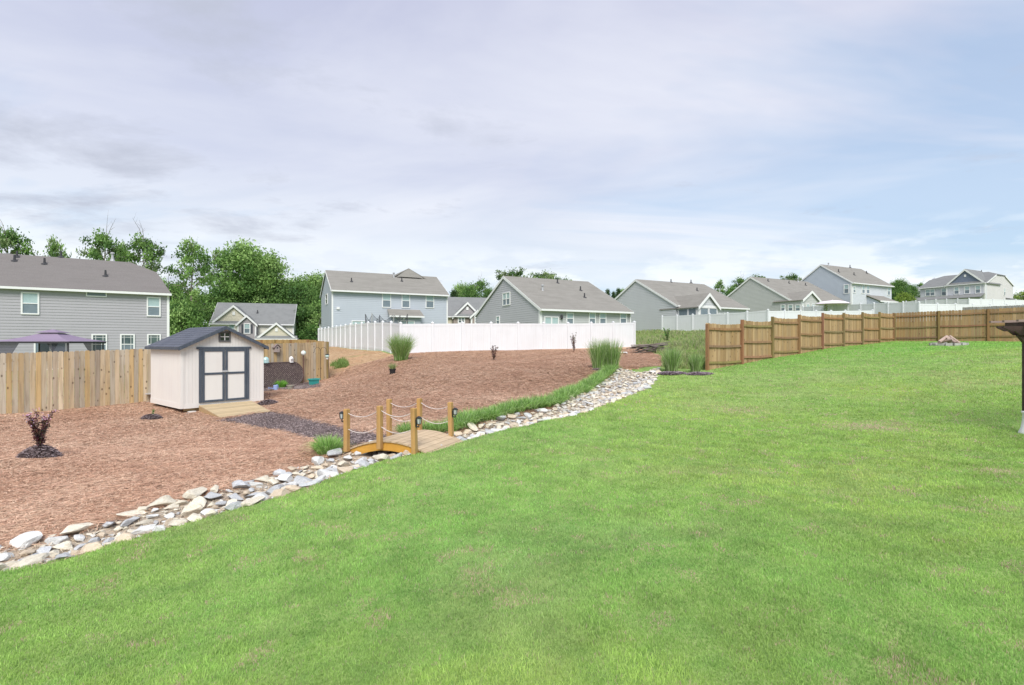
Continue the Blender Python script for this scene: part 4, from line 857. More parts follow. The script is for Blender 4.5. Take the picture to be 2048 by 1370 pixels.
def lantern(base, out, drop):
    c = base - Vector((0, 0, drop)) + out * .10
    m = MB(); m.bar(base - Vector((0, 0, drop + .10)) + out * .045, base - Vector((0, 0, drop - .02)) + out * .045, .03, .02, up=out); m.tube([base - Vector((0, 0, drop + .09)) + out * .05, c - Vector((0, 0, .10)), c - Vector((0, 0, .065))], .012, 6)
    o = m.build('lantern', M_lant, br, True)
    m = MB(); m.lathe([(.028, -.058), (.036, -.05), (.036, -.044)], 6, c); m.lathe([(.050, .04), (.052, .048), (.024, .068), (.010, .076)], 6, c)
    for k in range(6):
        a = 2 * math.pi * k / 6; m.tube([c + Vector((.035 * math.cos(a), .035 * math.sin(a), -.048)), c + Vector((.047 * math.cos(a), .047 * math.sin(a), .042))], .0035, 4)
    m.build('lantern_cage', M_lant, o, True)
    m = MB(); m.lathe([(.029, -.044), (.040, .04)], 6, c); m.build('lantern_glass', M_lglass, o, True)
lantern(tops[('n', 0)], -ldir, .20); lantern(tops[('f', 0)], -ldir, .17); lantern(tops[('n', 2)], ldir, .12)

# ------------------------------------------------------------------ creek stones
def stone_mesh(seed, m):
    import bmesh
    r = random.Random(seed); bm = bmesh.new(); bmesh.ops.create_icosphere(bm, subdivisions=3, radius=.56)
    dirs = [Vector((r.gauss(0, 1), r.gauss(0, 1), r.gauss(0, 1))).normalized() for _ in range(14)]; cuts = [r.uniform(.22, .38) for _ in dirs]
    o = Vector((r.uniform(0, 99), r.uniform(0, 99), r.uniform(0, 99)))
    from mathutils import noise as mn
    for v in bm.verts:
        for dd, c in zip(dirs, cuts):
            t = v.co.dot(dd)
            if t > c: v.co -= dd * (t - c)
        v.co *= 1 + .08 * mn.noise(v.co * 3 + o) + .05 * mn.noise(v.co * 8 + o) + .03 * mn.noise(v.co * 19 + o)
    me = bpy.data.meshes.new('creek_stone'); bm.to_mesh(me); bm.free(); me.materials.append(m); return me
def stone_mat(name, a, b, c): return mat(name, a, .85, .25, noise=[(3, .6, b), (14, .5, c)], bump=(12, .5, .03), obj_rand=.14)
SM = {'pale cream': stone_mat('stone_cream', (.64, .59, .48), (.74, .70, .60), (.46, .40, .31)), 'white-grey': stone_mat('stone_white', (.64, .64, .62), (.76, .76, .74), (.44, .45, .45)),
      'blue-grey': stone_mat('stone_bluegrey', (.47, .48, .49), (.62, .62, .62), (.28, .30, .32)), 'tan': stone_mat('stone_tan', (.58, .48, .36), (.68, .60, .48), (.42, .33, .24))}
SK = list(SM); SP = {k: [stone_mesh(i * 7 + j, SM[k]) for i in range(6)] for j, k in enumerate(SK)}
def make_stones():
    a, b = resample(e1, 400), resample(e2, 400); placed = []; cand = []
    # pair edges by arc fraction; large stones first
    for size_lo, size_hi, tries in ((.25, .36, 150), (.17, .25, 2200), (.11, .17, 9000), (.05, .10, 26000)):
        for _ in range(tries):
            i = rnd.randrange(400); t = rnd.random(); s = rnd.uniform(size_lo, size_hi)
            if size_lo > .15 and rnd.random() < .55: t = rnd.choice((0.05, .95)) + rnd.uniform(-.06, .06)
            x = a[i, 0] * (1 - t) + b[i, 0] * t; y = a[i, 1] * (1 - t) + b[i, 1] * t
            if y > 12: s *= .8
            if size_lo > .25 and (y > 8.2): continue
            if any(abs(x - q[0]) < 1 and (x - q[0]) ** 2 + (y - q[1]) ** 2 < ((s + q[2]) * .385) ** 2 for q in placed): continue
            placed.append((x, y, s))
    placed.sort(key=lambda q: -q[2] / max(q[1], 3))
    inv = [q for q in placed if abs(q[0]) < q[1] * 1.03]; out = [q for q in placed if abs(q[0]) >= q[1] * 1.03]
    zs = hv(np.array([q[0] for q in inv]), np.array([q[1] for q in inv])); rec = []; G_ = []; e1r, e2r = resample(e1, 300), resample(e2, 300)
    for n, (q, z) in enumerate(zip(inv, zs)):
        x, y, s = q; sc = Vector((s * rnd.uniform(.95, 1.55), s * rnd.uniform(.7, 1.0), s * rnd.uniform(.38, .62)))
        u = rnd.random(); near_bridge = -3.2 < x < -1.0 and y > 7
        kx = 'blue-grey' if u < (.6 if near_bridge else .22) else 'white-grey' if u < (.78 if near_bridge else .46) else 'pale cream' if u < .84 else 'tan'
        eu = (rnd.uniform(-.25, .25), rnd.uniform(-.25, .25), rnd.uniform(0, 6.28)); loc = (x, y, z + sc.z * .26)
        me = rnd.choice(SP[kx])
        if n < 296:
            o = bpy.data.objects.new('creek_stone', me); COL.objects.link(o); o.location = loc; o.rotation_euler = eu; o.scale = sc
            big_ = 'large' if s > .29 else 'fist-sized' if s < .16 else 'mid-sized'
            where = 'at the creek left end' if x < -3.6 else ('just left of the footbridge' if x < -2.6 else ('beside and under the footbridge' if x < -1.0 else ('right of the footbridge' if y < 14 else 'at the creek upper end')))
            dn = min(np.hypot(e1r[:, 0] - x, e1r[:, 1] - y)); df = min(np.hypot(e2r[:, 0] - x, e2r[:, 1] - y))
            side = 'lawn-side edge' if dn < df * .5 else 'straw-side edge' if df < dn * .5 else 'middle'
            rec.append([o, big_, kx, side, where, x / y])
        else: G_.append((kx, me, loc, eu, sc))
    rec.sort(key=lambda r_: r_[5]); cnt = {}
    ORD = ['first', 'second', 'third', 'fourth', 'fifth', 'sixth', 'seventh', 'eighth', 'ninth', 'tenth', 'eleventh', 'twelfth', 'thirteenth', 'fourteenth', 'fifteenth', 'sixteenth', 'seventeenth', 'eighteenth', 'nineteenth', 'twentieth']
    for o, b_, kx, side, where, _ in rec:
        k_ = (b_, kx, side, where); i_ = cnt[k_] = cnt.get(k_, -1) + 1
        if i_ < 20: l_ = '%s from left among %s %s stones, %s %s' % (ORD[i_], b_, kx, side, where)
        else: l_ = '%s %s stone, %s %s' % (b_, kx, side, where)
        tag(o, l_, 'stone', 'stones lining the dry creek')
    for q in out:
        x, y, s = q; sc = Vector((s * 1.2, s * .9, s * .6)); kx = rnd.choice(SK); G_.append((kx, rnd.choice(SP[kx]), (x, y, h(x, y) + s * .1), (0, 0, rnd.uniform(0, 6)), sc))
    # the rest as one object
    from mathutils import Euler
    cos, fl, fs, cl = [], [], [], []; nv = 0; basec = {'pale cream': (.64, .59, .48), 'white-grey': (.64, .64, .62), 'blue-grey': (.45, .46, .48), 'tan': (.58, .48, .36)}
    cache = {}
    for kx, me, loc, eu, sc in G_:
        if me.name not in cache:
            c = np.empty(len(me.vertices) * 3); me.vertices.foreach_get('co', c); f = np.empty(len(me.loops), int); me.loops.foreach_get('vertex_index', f); cache[me.name] = (c.reshape(-1, 3), f)
        c, f = cache[me.name]; Rm = np.array(Euler(eu).to_matrix()); v = (c * np.array(sc)) @ Rm.T + np.array(loc)
        cos.append(v); fl.append(f + nv); fs.append(np.full(len(f) // 3, 3)); nv += len(v); cl.append(np.tile(np.array(basec[kx]) * rnd.uniform(.75, 1.15), (len(v), 1)))
    m = mat('stone_mixed', (1, 1, 1), .85, .25, attr=True, noise=[(5, .4, (.55, .5, .42)), (16, .45, (.3, .29, .28))], bump=(14, .5, .02))
    o = np_mesh('creek_cobbles', np.concatenate(cos), np.concatenate(fl), np.concatenate(fs), np.concatenate(cl), m); tag(o, 'small pale and grey cobbles filling the dry creek between larger stones', 'cobbles', kind='stuff')
    print('stones', len(inv), len(out))
make_stones()

# ------------------------------------------------------------------ blades, needles, chips
def blades(name, x, y, hh, ww, col, m, lean=.5, seg2=None, curl=1.0, z=None):
    n = len(x); z = hv(x, y) - .004 if z is None else z; a = nr.uniform(0, 2 * np.pi, n); l = nr.uniform(0, 1, n) * lean * hh; la = nr.uniform(0, 2 * np.pi, n)
    wx, wy = np.cos(a) * ww / 2, np.sin(a) * ww / 2; lx, ly = np.cos(la) * l, np.sin(la) * l
    co = np.empty((n, 5, 3)); co[:, 0] = np.stack([x - wx, y - wy, z], 1); co[:, 1] = np.stack([x + wx, y + wy, z], 1)
    mx, my, mz = x + lx * .35, y + ly * .35, z + hh * .6
    co[:, 2] = np.stack([mx + wx * .75, my + wy * .75, mz], 1); co[:, 3] = np.stack([mx - wx * .75, my - wy * .75, mz], 1); co[:, 4] = np.stack([x + lx, y + ly, z + hh * np.sqrt(np.clip(1 - (l / hh) ** 2 * .5, .2, 1))], 1)
    b = np.arange(n) * 5; F = np.stack([b, b + 1, b + 2, b + 3, b + 3, b + 2, b + 4], 1).ravel(); sz = np.tile([4, 3], n)
    c = np.repeat(col, 5, axis=0)
    return np_mesh(name, co.reshape(-1, 3), F, sz, c, m)
M_blade = mat('grass_blade', (1, 1, 1), .7, .2, attr=True, trans=.45)
def lawn_grass(n):
    Y = np.exp(nr.uniform(np.log(1.7), np.log(33), n)); X = nr.uniform(-1.12, 1.12, n) * Y + nr.uniform(-.4, .4, n)
    k = pip(X, Y, lawn); X, Y = X[k], Y[k]
    thin = fbm(X * 1.7, Y * 1.7, 21, 3); bare = fbm(X * .9 + 40, Y * .9, 31, 4)
    bp = np.zeros(len(X))
    for (px, Yp, rx, ry, s_) in ((1740, 10.0, .75, .42, 1.0), (1480, 12.2, .7, .5, .5), (1785, 9.6, .35, .25, .9), (1990, 6.2, .25, .16, .7)):
        gx, gy = XY(px, Yp); bp = np.maximum(bp, s_ * np.exp(-((X - gx) / rx) ** 2 - ((Y - gy) / ry) ** 2))
    keep = nr.uniform(0, 1, len(X)) > bp * .1; X, Y, bare, bp = X[keep], Y[keep], bare[keep], bp[keep]
    patch = fbm(X * .5, Y * .5, 41, 4)[:, None]; fine = fbm(X * 4, Y * 4, 51, 2)[:, None]; rnd_ = nr.uniform(0, 1, (len(X), 1))
    g1, g2, g3, dry = np.array([.345, .53, .145]), np.array([.42, .58, .165]), np.array([.26, .46, .12]), np.array([.56, .50, .33])
    w = np.clip((patch - .35) * 3, 0, 1); c = g1 * (1 - w) + g2 * w; w = np.clip((.52 - fine) * 3, 0, 1); c = c * (1 - w * .6) + g3 * w * .6
    slope = np.clip((Y - 11.5) / 2, 0, 1) * np.clip((19 - Y) / 2, 0, 1) * np.clip((X - 3) / 3, 0, 1)         # drier bank below the upper lawn
    dr = np.clip((bare - .55) * 4, 0, 1) * .30 + slope * np.clip((fbm(X * 1.2, Y * 1.2, 61, 3) - .4) * 3, 0, 1) * .55 + bp * .7
    dmix = np.clip(dr[:, None] * 1.1, 0, .75) * nr.uniform(.3, 1, (len(X), 1)); c = c * (1 - dmix) + dry * dmix; c = np.where(rnd_ < .035, dry * .8, c)
    up = (np.clip((Y - 19) / 3, 0, 1) * np.clip((X - 6) / 4, 0, 1))[:, None]; c = c * (1 - up * .5) + np.array([.22, .56, .10]) * up * .5
    mot = fbm(X * 3.2, Y * 3.2, 71, 4)[:, None]; c = c * (1 + (mot - .5) * .6)
    ylw = np.clip((fbm(X * .22 + 9, Y * .22, 81, 2)[:, None] - .5) * 3, -1, 1); c = c * (1 + ylw * np.array([.09, .01, -.04]))
    c = c * nr.uniform(.78, 1.22, (len(X), 1))
    hh = nr.uniform(.016, .036, len(X)) * np.clip(.75 + Y / 20, .8, 1.3) * (1 + .5 * (thin[keep] - .5)) * (.7 + .6 * fine[:, 0]); hh = hh * 1.0
    ww = np.clip(.00125 * Y, .0028, .03) * nr.uniform(.7, 1.3, len(X))
    sp = np.maximum(np.clip((fbm(X * 3.4, Y * 3.4, 121, 4) - .655) * 14, 0, 1), np.clip((fbm(X * 5, Y * 5, 131, 3) - .70) * 10, 0, 1) * .8); sp = np.maximum(sp * .5, bp * 1.3 * np.clip((fbm(X * 4, Y * 4, 141, 3) - .2) * 4, 0, 1)); sp = np.where(nr.uniform(0, 1, len(X)) < sp * .85, 1, 0)[:, None]
    c = c * (1 - sp) + np.array([.66, .48, .40]) * nr.uniform(.75, 1.15, (len(X), 1)) * sp; hh = np.where(sp[:, 0] > 0, hh * .8, hh)
    tag(blades('lawn_grass', X, Y, hh, ww, c, M_blade, lean=.9), 'short bright green lawn grass with dry flecks covering the sloping yard', 'grass', kind='stuff')
lawn_grass(1000000)
M_needle = mat('pine_needle', (1, 1, 1), .75, .2, attr=True)
def litter(name, poly, n, ln, wk, cols, label, ymax=34, ymin=3.6, excl=None, m=M_needle, tilt=.14, world=False):
    Y = np.exp(nr.uniform(np.log(ymin), np.log(ymax), n)) if not world else nr.uniform(min(p[1] for p in poly), max(p[1] for p in poly), n)
    X = nr.uniform(-1.1, .5, n) * Y if not world else nr.uniform(min(p[0] for p in poly), max(p[0] for p in poly), n)
    jx, jy = X + nr.normal(0, .06, n), Y + nr.normal(0, .06, n)
    k = pip(jx, jy, poly)
    if excl:
        for e in excl: k &= ~pip(jx, jy, e)
    X, Y = X[k], Y[k]; n = len(X); Z = hv(X, Y); a = nr.uniform(0, np.pi * 2, n); L = nr.uniform(*ln, n); wd = np.clip(wk * Y, .0018, .02) * nr.uniform(.7, 1.3, n)
    dx, dy = np.cos(a), np.sin(a); px, py = -dy, dx; t = nr.normal(0, tilt, n); lift = nr.uniform(.003, .018, n); bend = nr.normal(0, .18, n) * L
    co = np.empty((n, 6, 3)); bx, by = px * bend, py * bend; hx, hy = px * wd / 2, py * wd / 2; e0 = t * L * .15
    co[:, 0] = np.stack([X - dx * L / 2 - hx * .5, Y - dy * L / 2 - hy * .5, Z + lift - e0], 1); co[:, 1] = np.stack([X - dx * L / 2 + hx * .5, Y - dy * L / 2 + hy * .5, Z + lift - e0], 1)
    co[:, 2] = np.stack([X + bx - hx, Y + by - hy, Z + lift + .008], 1); co[:, 3] = np.stack([X + bx + hx, Y + by + hy, Z + lift + .010], 1)
    co[:, 4] = np.stack([X + dx * L / 2 - hx * .5, Y + dy * L / 2 - hy * .5, Z + lift + e0], 1); co[:, 5] = np.stack([X + dx * L / 2 + hx * .5, Y + dy * L / 2 + hy * .5, Z + lift + e0], 1)
    patch = fbm(X * .8, Y * .8, 77, 4); cols = np.array(cols); ci = np.clip((patch + nr.normal(0, .35, n)) * len(cols), 0, len(cols) - 1).astype(int)
    c = np.repeat(cols[ci] * nr.uniform(.68, 1.25, (n, 1)), 6, axis=0); b_ = np.arange(n) * 6; F = np.stack([b_, b_ + 2, b_ + 3, b_ + 1, b_ + 2, b_ + 4, b_ + 5, b_ + 3], 1).ravel()
    o = np_mesh(name, co.reshape(-1, 3), F, np.full(n * 2, 4), c, m); return tag(o, label, 'ground cover', kind='stuff')
litter('pine_straw', bed, 800000, (.12, .26), .0011, [(.44, .25, .165), (.51, .30, .20), (.56, .35, .24), (.61, .40, .275), (.53, .325, .235), (.66, .465, .33)], 'reddish brown pine straw spread over the planting bed', excl=[path, strip])
litter('bark_mulch', path, 45000, (.03, .10), .003, [(.11, .085, .085), (.18, .135, .13), (.26, .20, .19), (.36, .29, .28)], 'dark shredded bark path between the ramp and the footbridge', world=True)
litter('bark_mulch', strip, 16000, (.03, .10), .002, [(.07, .05, .045), (.13, .09, .08), (.24, .18, .17), (.34, .28, .27)], 'dark bark strip under the garden ornaments by the fence', world=True)
litter('straw_litter', clay, 30000, (.08, .25), .0012, [(.50, .36, .20), (.42, .26, .14), (.58, .46, .30), (.40, .36, .18)], 'thin pale straw scattered on the bare clay bank', world=True)
litter('straw_litter', creek, 50000, (.08, .22), .0011, [(.62, .50, .36), (.55, .42, .30), (.68, .58, .44), (.50, .36, .25)], 'pale dead straw caught among the creek stones', ymin=4)
# rough weeds in the gap behind the white fence and left of the stained fence
weedp = [XY(1322, 20.4), XY(1408, 19.9), XY(1440, 24), XY(1500, 34), XY(1500, 46), XY(1320, 57.5), XY(1262, 56), XY(1275, 39), XY(1292, 32), XY(1330, 26)]
def weeds(n):
    Y = np.exp(nr.uniform(np.log(20), np.log(58), n)); X = nr.uniform(.2, .5, n) * Y; k = pip(X, Y, weedp); X, Y = X[k], Y[k]; p = fbm(X * .8, Y * .8, 91, 3)
    f = np.clip((p - .35) * 3, .25, 1.2) * np.clip(1.25 - (Y - 20) / 55, .4, 1.2); hh = nr.uniform(.12, .5, len(X)) * f; ww = .0011 * Y * nr.uniform(.7, 1.4, len(X))
    cols = np.array([(.22, .38, .10), (.30, .43, .13), (.38, .45, .18), (.44, .42, .26), (.17, .31, .08)]); c = cols[np.clip((p * 3 + nr.uniform(-.5, 2.4, len(X))).astype(int), 0, 4)] * nr.uniform(.75, 1.2, (len(X), 1))
    tag(blades('tall_weeds', X, Y, hh, ww, c, M_blade, lean=.8), 'tall unmown weeds in the gap between the white fence and the stained fence', 'weeds', kind='stuff')
weeds(90000)
def weeds2():
    pp = [XY(662, 25.8), XY(700, 26.9), XY(690, 30), XY(660, 30)]; n = 6000; X = nr.uniform(-10, -8, n) ; Y = nr.uniform(25.5, 30, n); k = pip(X, Y, pp); X, Y = X[k], Y[k]
    c = np.array([(.24, .36, .11)]) * nr.uniform(.6, 1.3, (len(X), 1)); kk_ = fbm(X * 2, Y * 2, 4, 2) > .45; X, Y, c = X[kk_], Y[kk_], c[kk_]; tag(blades('low_weeds', X, Y, nr.uniform(.1, .35, len(X)), .022 * nr.uniform(.6, 1.2, len(X)), c, M_blade, lean=1.0), 'low green weeds at the foot of the clay bank past the fence end', 'weeds', kind='stuff')
weeds2()

# ------------------------------------------------------------------ clumps and shrubs
def clump_mesh(name, H, rad, spread, n, w, cols, m=M_blade, droop=1.0, seed=1, segs=5, two=False):
    g = np.random.default_rng(seed); vs = []; F = []; sz = []; C = []; k = 0; cols = np.array(cols)
    for i in range(n):
        a = g.uniform(0, 2 * np.pi); r = rad * math.sqrt(g.uniform()); bx, by = r * math.cos(a), r * math.sin(a)
        if two: bx += (-1 if i % 2 else 1) * rad * 1.0
        out = a + g.normal(0, .35); L = H * g.uniform(.62, 1.08); sp = spread * g.uniform(.15, 1) * (.4 + .6 * r / rad); pw = g.uniform(0, np.pi)
        px, py = math.cos(pw), math.sin(pw); c = cols[g.integers(len(cols))] * g.uniform(.55, 1.35)
        for s in range(segs + 1):
            t = s / segs; x = bx + math.cos(out) * sp * t ** 1.7; y = by + math.sin(out) * sp * t ** 1.7; z = L * (t - droop * .45 * sp / max(H, .01) * t ** 3) - .02
            ww = w * (1 - t ** 1.6) * .5 + .0005; vs += [(x - px * ww, y - py * ww, z), (x + px * ww, y + py * ww, z)]; C += [c, c]
        for s in range(segs): b = k + s * 2; F += [b, b + 1, b + 3, b + 2]; sz.append(4)
        k += 2 * (segs + 1)
    return np_mesh(name, np.array(vs), np.array(F), np.array(sz), np.array(C), m)
FG = [(.26, .42, .12), (.36, .52, .19), (.18, .32, .08), (.46, .55, .30)]
def plume(label, px, py, Y, H, rad, spread, n, two=False, seed=3, pxw=None):
    x, y = XY(px, Y); o = clump_mesh('ornamental_grass', H, rad, spread, n, .016, FG, seed=seed, two=two, segs=6, droop=1.3); o.location = (x, y, h(x, y)); tag(o, label, 'ornamental grass', 'tall ornamental grasses'); return o
plume('big bright fountain of maiden grass in front of the white fence corner', 802, 721, 26, 1.5, .34, .85, 1500, seed=3)
plume('twin-crowned ornamental grass at the upper end of the border beside the creek', 1210, 738, 19.7, 1.25, .24, .45, 1300, two=True, seed=4)
plume('taller ornamental grass of the pair left of the stained fence end', 1343, 742, 19.0, 1.05, .20, .42, 800, seed=5)
plume('shorter ornamental grass nearest the end post of the stained fence', 1391, 745, 18.9, .82, .16, .30, 500, seed=6)
def mound(name, label, px, Y, rx, ry, hh, n=2200, group=None, col=((.18, .135, .135), (.27, .21, .215), (.38, .31, .32), (.13, .10, .10))):
    x, y = XY(px, Y); g = np.random.default_rng(int(px)); z0 = h(x, y); mb = MB()
    prof = [(1.0, -.06), (.85, hh * .25), (.55, hh * .7), (.25, hh * .95), (.02, hh)]
    t = thing(name, label, 'mulch mound', (x, y, z0), 0, group)
    mb.lathe([(r, z) for r, z in prof], 20, sx=rx, sy=ry); mb.build('heap', M_bark, t, smooth=True)
    r = np.sqrt(g.uniform(0, 1, n)) * 1.04; a = g.uniform(0, 2 * np.pi, n); X, Y_ = r * np.cos(a) * rx, r * np.sin(a) * ry; Z = np.interp(r, [0, .25, .55, .85, 1.0, 1.1], [hh, hh * .95, hh * .7, hh * .25, -.03, -.05]) + g.uniform(0, .02, n)
    L = g.uniform(.02, .07, n); b = g.uniform(0, 6.28, n); w = .008 * g.uniform(.6, 1.6, n) * max(1, Y / 12); dx, dy = np.cos(b), np.sin(b)
    co = np.stack([np.stack([X - dx * L, Y_ - dy * L, Z], 1), np.stack([X + dy * w, Y_ - dx * w, Z + .004], 1), np.stack([X + dx * L, Y_ + dy * L, Z + g.normal(0, .012, n)], 1), np.stack([X - dy * w, Y_ + dx * w, Z + .01], 1)], 1).reshape(-1, 3)
    c = np.repeat(np.array(col)[g.integers(0, len(col), n)], 4, axis=0); o = np_mesh('bark_chips', co, np.arange(n * 4), np.full(n, 4), c, M_needle, t); o['kind'] = 'stuff'
    return t
mound('mulch_mound', 'heap of purple-brown bark under the near purple shrub', 78, 9.5, .34, .28, .20)
mound('mulch_mound', 'small bark heap by the left corner of the shed', 303, 15.3, .30, .26, .13, 1200)
mound('mulch_mound', 'small bark heap to the right of the ramp', 537, 17.2, .36, .28, .13, 1200)
mound('mulch_mound', 'purple bark heap around the taller grass left of the stained fence', 1345, 18.8, .55, .36, .05, 3600, col=((.24, .19, .24), (.34, .27, .32), (.46, .38, .40)))
mound('mulch_mound', 'purple bark heap around the shorter grass at the stained fence end', 1400, 18.5, .52, .34, .05, 3600, col=((.26, .20, .25), (.36, .28, .33), (.48, .39, .42)))
mound('mulch_mound', 'dark bark heap around the twin-crowned grass', 1210, 19.5, .60, .36, .06, 1800)
M_leafp = mat('purple_leaf', (1, 1, 1), .6, .3, attr=True, trans=.2); M_stem = mat('woody_stem', (.16, .10, .08), .85)
def shrub(label, px, Y, H, spread, nst, nlf, cols, lsz, blossom=0, seed=1, name='purple_shrub', cat='shrub', z_off=0.0, group=None):
    x, y = XY(px, Y); t = thing(name, label, cat, (x, y, h(x, y) + z_off), 0, group); r = random.Random(seed); st = MB(); lf = MB(); bl = MB()
    for i in range(nst):
        a = r.uniform(0, 6.28); L = H * r.uniform(.7, 1.0); ex = spread * r.uniform(.2, 1); pts = [Vector((0, 0, -.02))]
        for k in range(1, 6): f = k / 5; pts.append(Vector((math.cos(a) * ex * f ** 1.3 + r.uniform(-.02, .02), math.sin(a) * ex * f ** 1.3 + r.uniform(-.02, .02), L * f)))
        st.tube(pts, [.010 * H, .009 * H, .007 * H, .005 * H, .004 * H, .003 * H], 4)
        for j in range(nlf // nst):
            f = r.uniform(.16, 1.0); k = min(4, int(f * 5)); p = pts[k].lerp(pts[k + 1], f * 5 - k); d = Vector((r.gauss(0, 1), r.gauss(0, 1), r.gauss(0, .7))).normalized(); p = p + d * r.uniform(0, .09) * (H ** .5) * (1.15 - f * .6)
            u = Vector((r.gauss(0, 1), r.gauss(0, 1), r.gauss(0, 1))).normalized(); v = d.cross(u).normalized(); s = lsz * r.uniform(.6, 1.3); lf.cur = tuple(q * r.uniform(.6, 1.4) for q in r.choice(cols))
            lf.add([p - d * s, p - v * s * .45, p + d * s, p + v * s * .45], [(0, 1, 2, 3)])
        for j in range(blossom):
            p = pts[-1] + Vector((r.gauss(0, .035), r.gauss(0, .035), r.gauss(0, .035))); u = Vector((r.gauss(0, 1), r.gauss(0, 1), r.gauss(0, 1))).normalized(); v = u.orthogonal().normalized(); s = .012; bl.cur = tuple(q * r.uniform(.8, 1.2) for q in (.55, .36, .45)); bl.add([p - u * s, p - v * s, p + u * s, p + v * s], [(0, 1, 2, 3)])
    st.build('stem', M_stem, t); lf.build('foliage', M_leafp, t)
    if blossom: bl.build('blossom', M_leafp, t)
    return t
PC = [(.11, .04, .05), (.17, .075, .08), (.08, .04, .045), (.15, .13, .08)]
shrub('near purple-leaved shrub with pink blossom on the left of the bed', 80, 9.5, 00.68, .22, 11, 2000, PC, .022, 14, 1, z_off=.17)
shrub('small purple-leaved shrub in front of the middle of the white fence', 988, 26, 00.76, .32, 7, 420, PC, .036, 0, 2)
shrub('slender tall purple-leaved shrub right of the fence middle', 1148, 31, 1.2, .30, 7, 420, PC + [(.2, .19, .19)], .04, 0, 3)
shrub('tiny green sprig on the small heap beside the shed', 306, 15.3, .22, .08, 3, 60, [(.12, .22, .06)], .02, 0, 4, 'green_sprig', 'plant', z_off=.12)
shrub('tiny brown sprig on the heap right of the ramp', 537, 17.2, .28, .1, 4, 60, [(.12, .06, .045)], .02, 0, 5, 'brown_sprig', 'plant', z_off=.11)
shrub('leafy weed standing in the rough grass before the second white fence', 1335, 42, 1.1, .4, 6, 500, [(.12, .22, .06), (.16, .27, .08)], .05, 0, 6, 'tall_weed', 'plant')
shrub('young tree sapling top behind the white fence below the patio umbrella', 1652, 60, 2.6, .5, 6, 600, [(.14, .22, .08)], .06, 0, 8, 'sapling', 'plant')
LG = [(.28, .48, .12), (.38, .58, .17), (.52, .68, .32), (.18, .35, .08)]
line = resample(np.array([XY(a, c) for a, c in ((822, 10.35), (905, 10.55), (1000, 11.85), (1100, 13.15), (1165, 15.8), (1207, 18.3), (1226, 19.7))]), 46)
protos = [clump_mesh('border_grass', .35, .17, .40, 420, .015, LG, seed=s, droop=1.5) for s in (11, 12, 13)]
for i, (x, y) in enumerate(line):
    if i < 3: o = protos[i]
    else: o = protos[i % 3].copy(); COL.objects.link(o)
    x += rnd.uniform(-.06, .06); y += rnd.uniform(-.08, .08); s = rnd.uniform(.88, 1.15); o.location = (x, y, h(x, y)); o.rotation_euler = (0, 0, rnd.uniform(0, 6.28)); o.scale = (s, s, s)
    w = 'near the footbridge' if i < 12 else 'along the middle of the creek bend' if i < 30 else 'toward the twin-crowned grass'
    tag(o, 'green grass clump in the border row beside the creek, ' + w, 'border grass', 'border grass clumps beside the creek')
gx, gy = G(651, 912); o = clump_mesh('border_grass', .40, .16, .40, 800, .012, [(.25, .46, .11), (.34, .56, .15), (.46, .64, .26)], seed=21, droop=1.5); o.location = (gx, gy + .1, h(gx, gy)); tag(o, 'round green grass tussock alone to the left of the footbridge', 'grass clump')
# potted grass on the bank
gx, gy = G(785, 748); t = thing('potted_plant', 'black nursery pot with wispy pale grass in the bed below the big maiden grass', 'potted plant', (gx, gy, h(gx, gy)))
mb = MB(); mb.lathe([(.10, -.05), (.13, .18), (.145, .18), (.145, .21), (.12, .21), (.11, .17)], 14); mb.build('pot', mat('black_plastic', (.02, .02, .022), .5), t, smooth=False)
o = clump_mesh('foliage', .36, .09, .28, 220, .012, [(.40, .45, .22), (.30, .38, .15)], seed=31); o.parent = t; o.location = (0, 0, .17)

# ------------------------------------------------------------------ ornaments by the fence
fB = (C0 - B0).normalized(); nB = Vector((fB.y, -fB.x, 0)); nB = nB if nB.dot(-B0) > 0 else -nB
def onfence(px, py, off):
    o = B0 + nB * off; rx = (px - 1024) / 1024
    # o + fB*s : x = rx*y
    s = (rx * o.y - o.x) / (fB.x - rx * fB.y); q = o + fB * s; return Vector((q.x, q.y, CZ - (py - 685) / 1024 * q.y))
rzB = math.atan2(fB.y, fB.x)
M_iron = mat('dark_iron', (.03, .025, .02), .5, .4); M_wdgrey = mat('weathered_birdhouse_wood', (.38, .32, .29), .85, noise=(8, .5, (.25, .2, .18)))
# oval lattice table top leaning on the fence
pL = onfence(515, 747, .30); pc = onfence(566, 747, .30); pr = onfence(608, 747, .30); hw = (pr - pL).length / 2; c = (pL + pr) / 2; hb = h(c.x, c.y)
t = thing('tipped_table', 'brown lattice oval patio table tipped on edge against the fence', 'table', (c.x, c.y, hb), rzB)
M_latt = mat('brown_lattice_metal', (.12, .085, .08), .6, .3, noise=(3, .4, (.17, .13, .125)))
rim = []; hz = .52
def stad(a):                                            # stadium outline
    ca, sa = math.cos(a), math.sin(a); sx = hw - hz
    return Vector(((sx if ca > 0 else -sx) + hz * ca, 0, hz + .02 + hz * sa))
rim = [stad(2 * math.pi * (k + .5) / 40) for k in range(40)]; tilt = .10
def tl(p): return Vector((p.x, p.y + tilt * p.z, p.z))
m = MB(); m.tube([tl(p) for p in rim + [rim[0]]], .02, 6, False); m.build('rim', M_latt, t, smooth=True)
m = MB(); st = .095
def inside(x, z):
    sx = hw - hz; dx = max(0, abs(x) - sx); return dx * dx + (z - hz - .02) ** 2 < (hz - .005) ** 2
x = -hw - .9
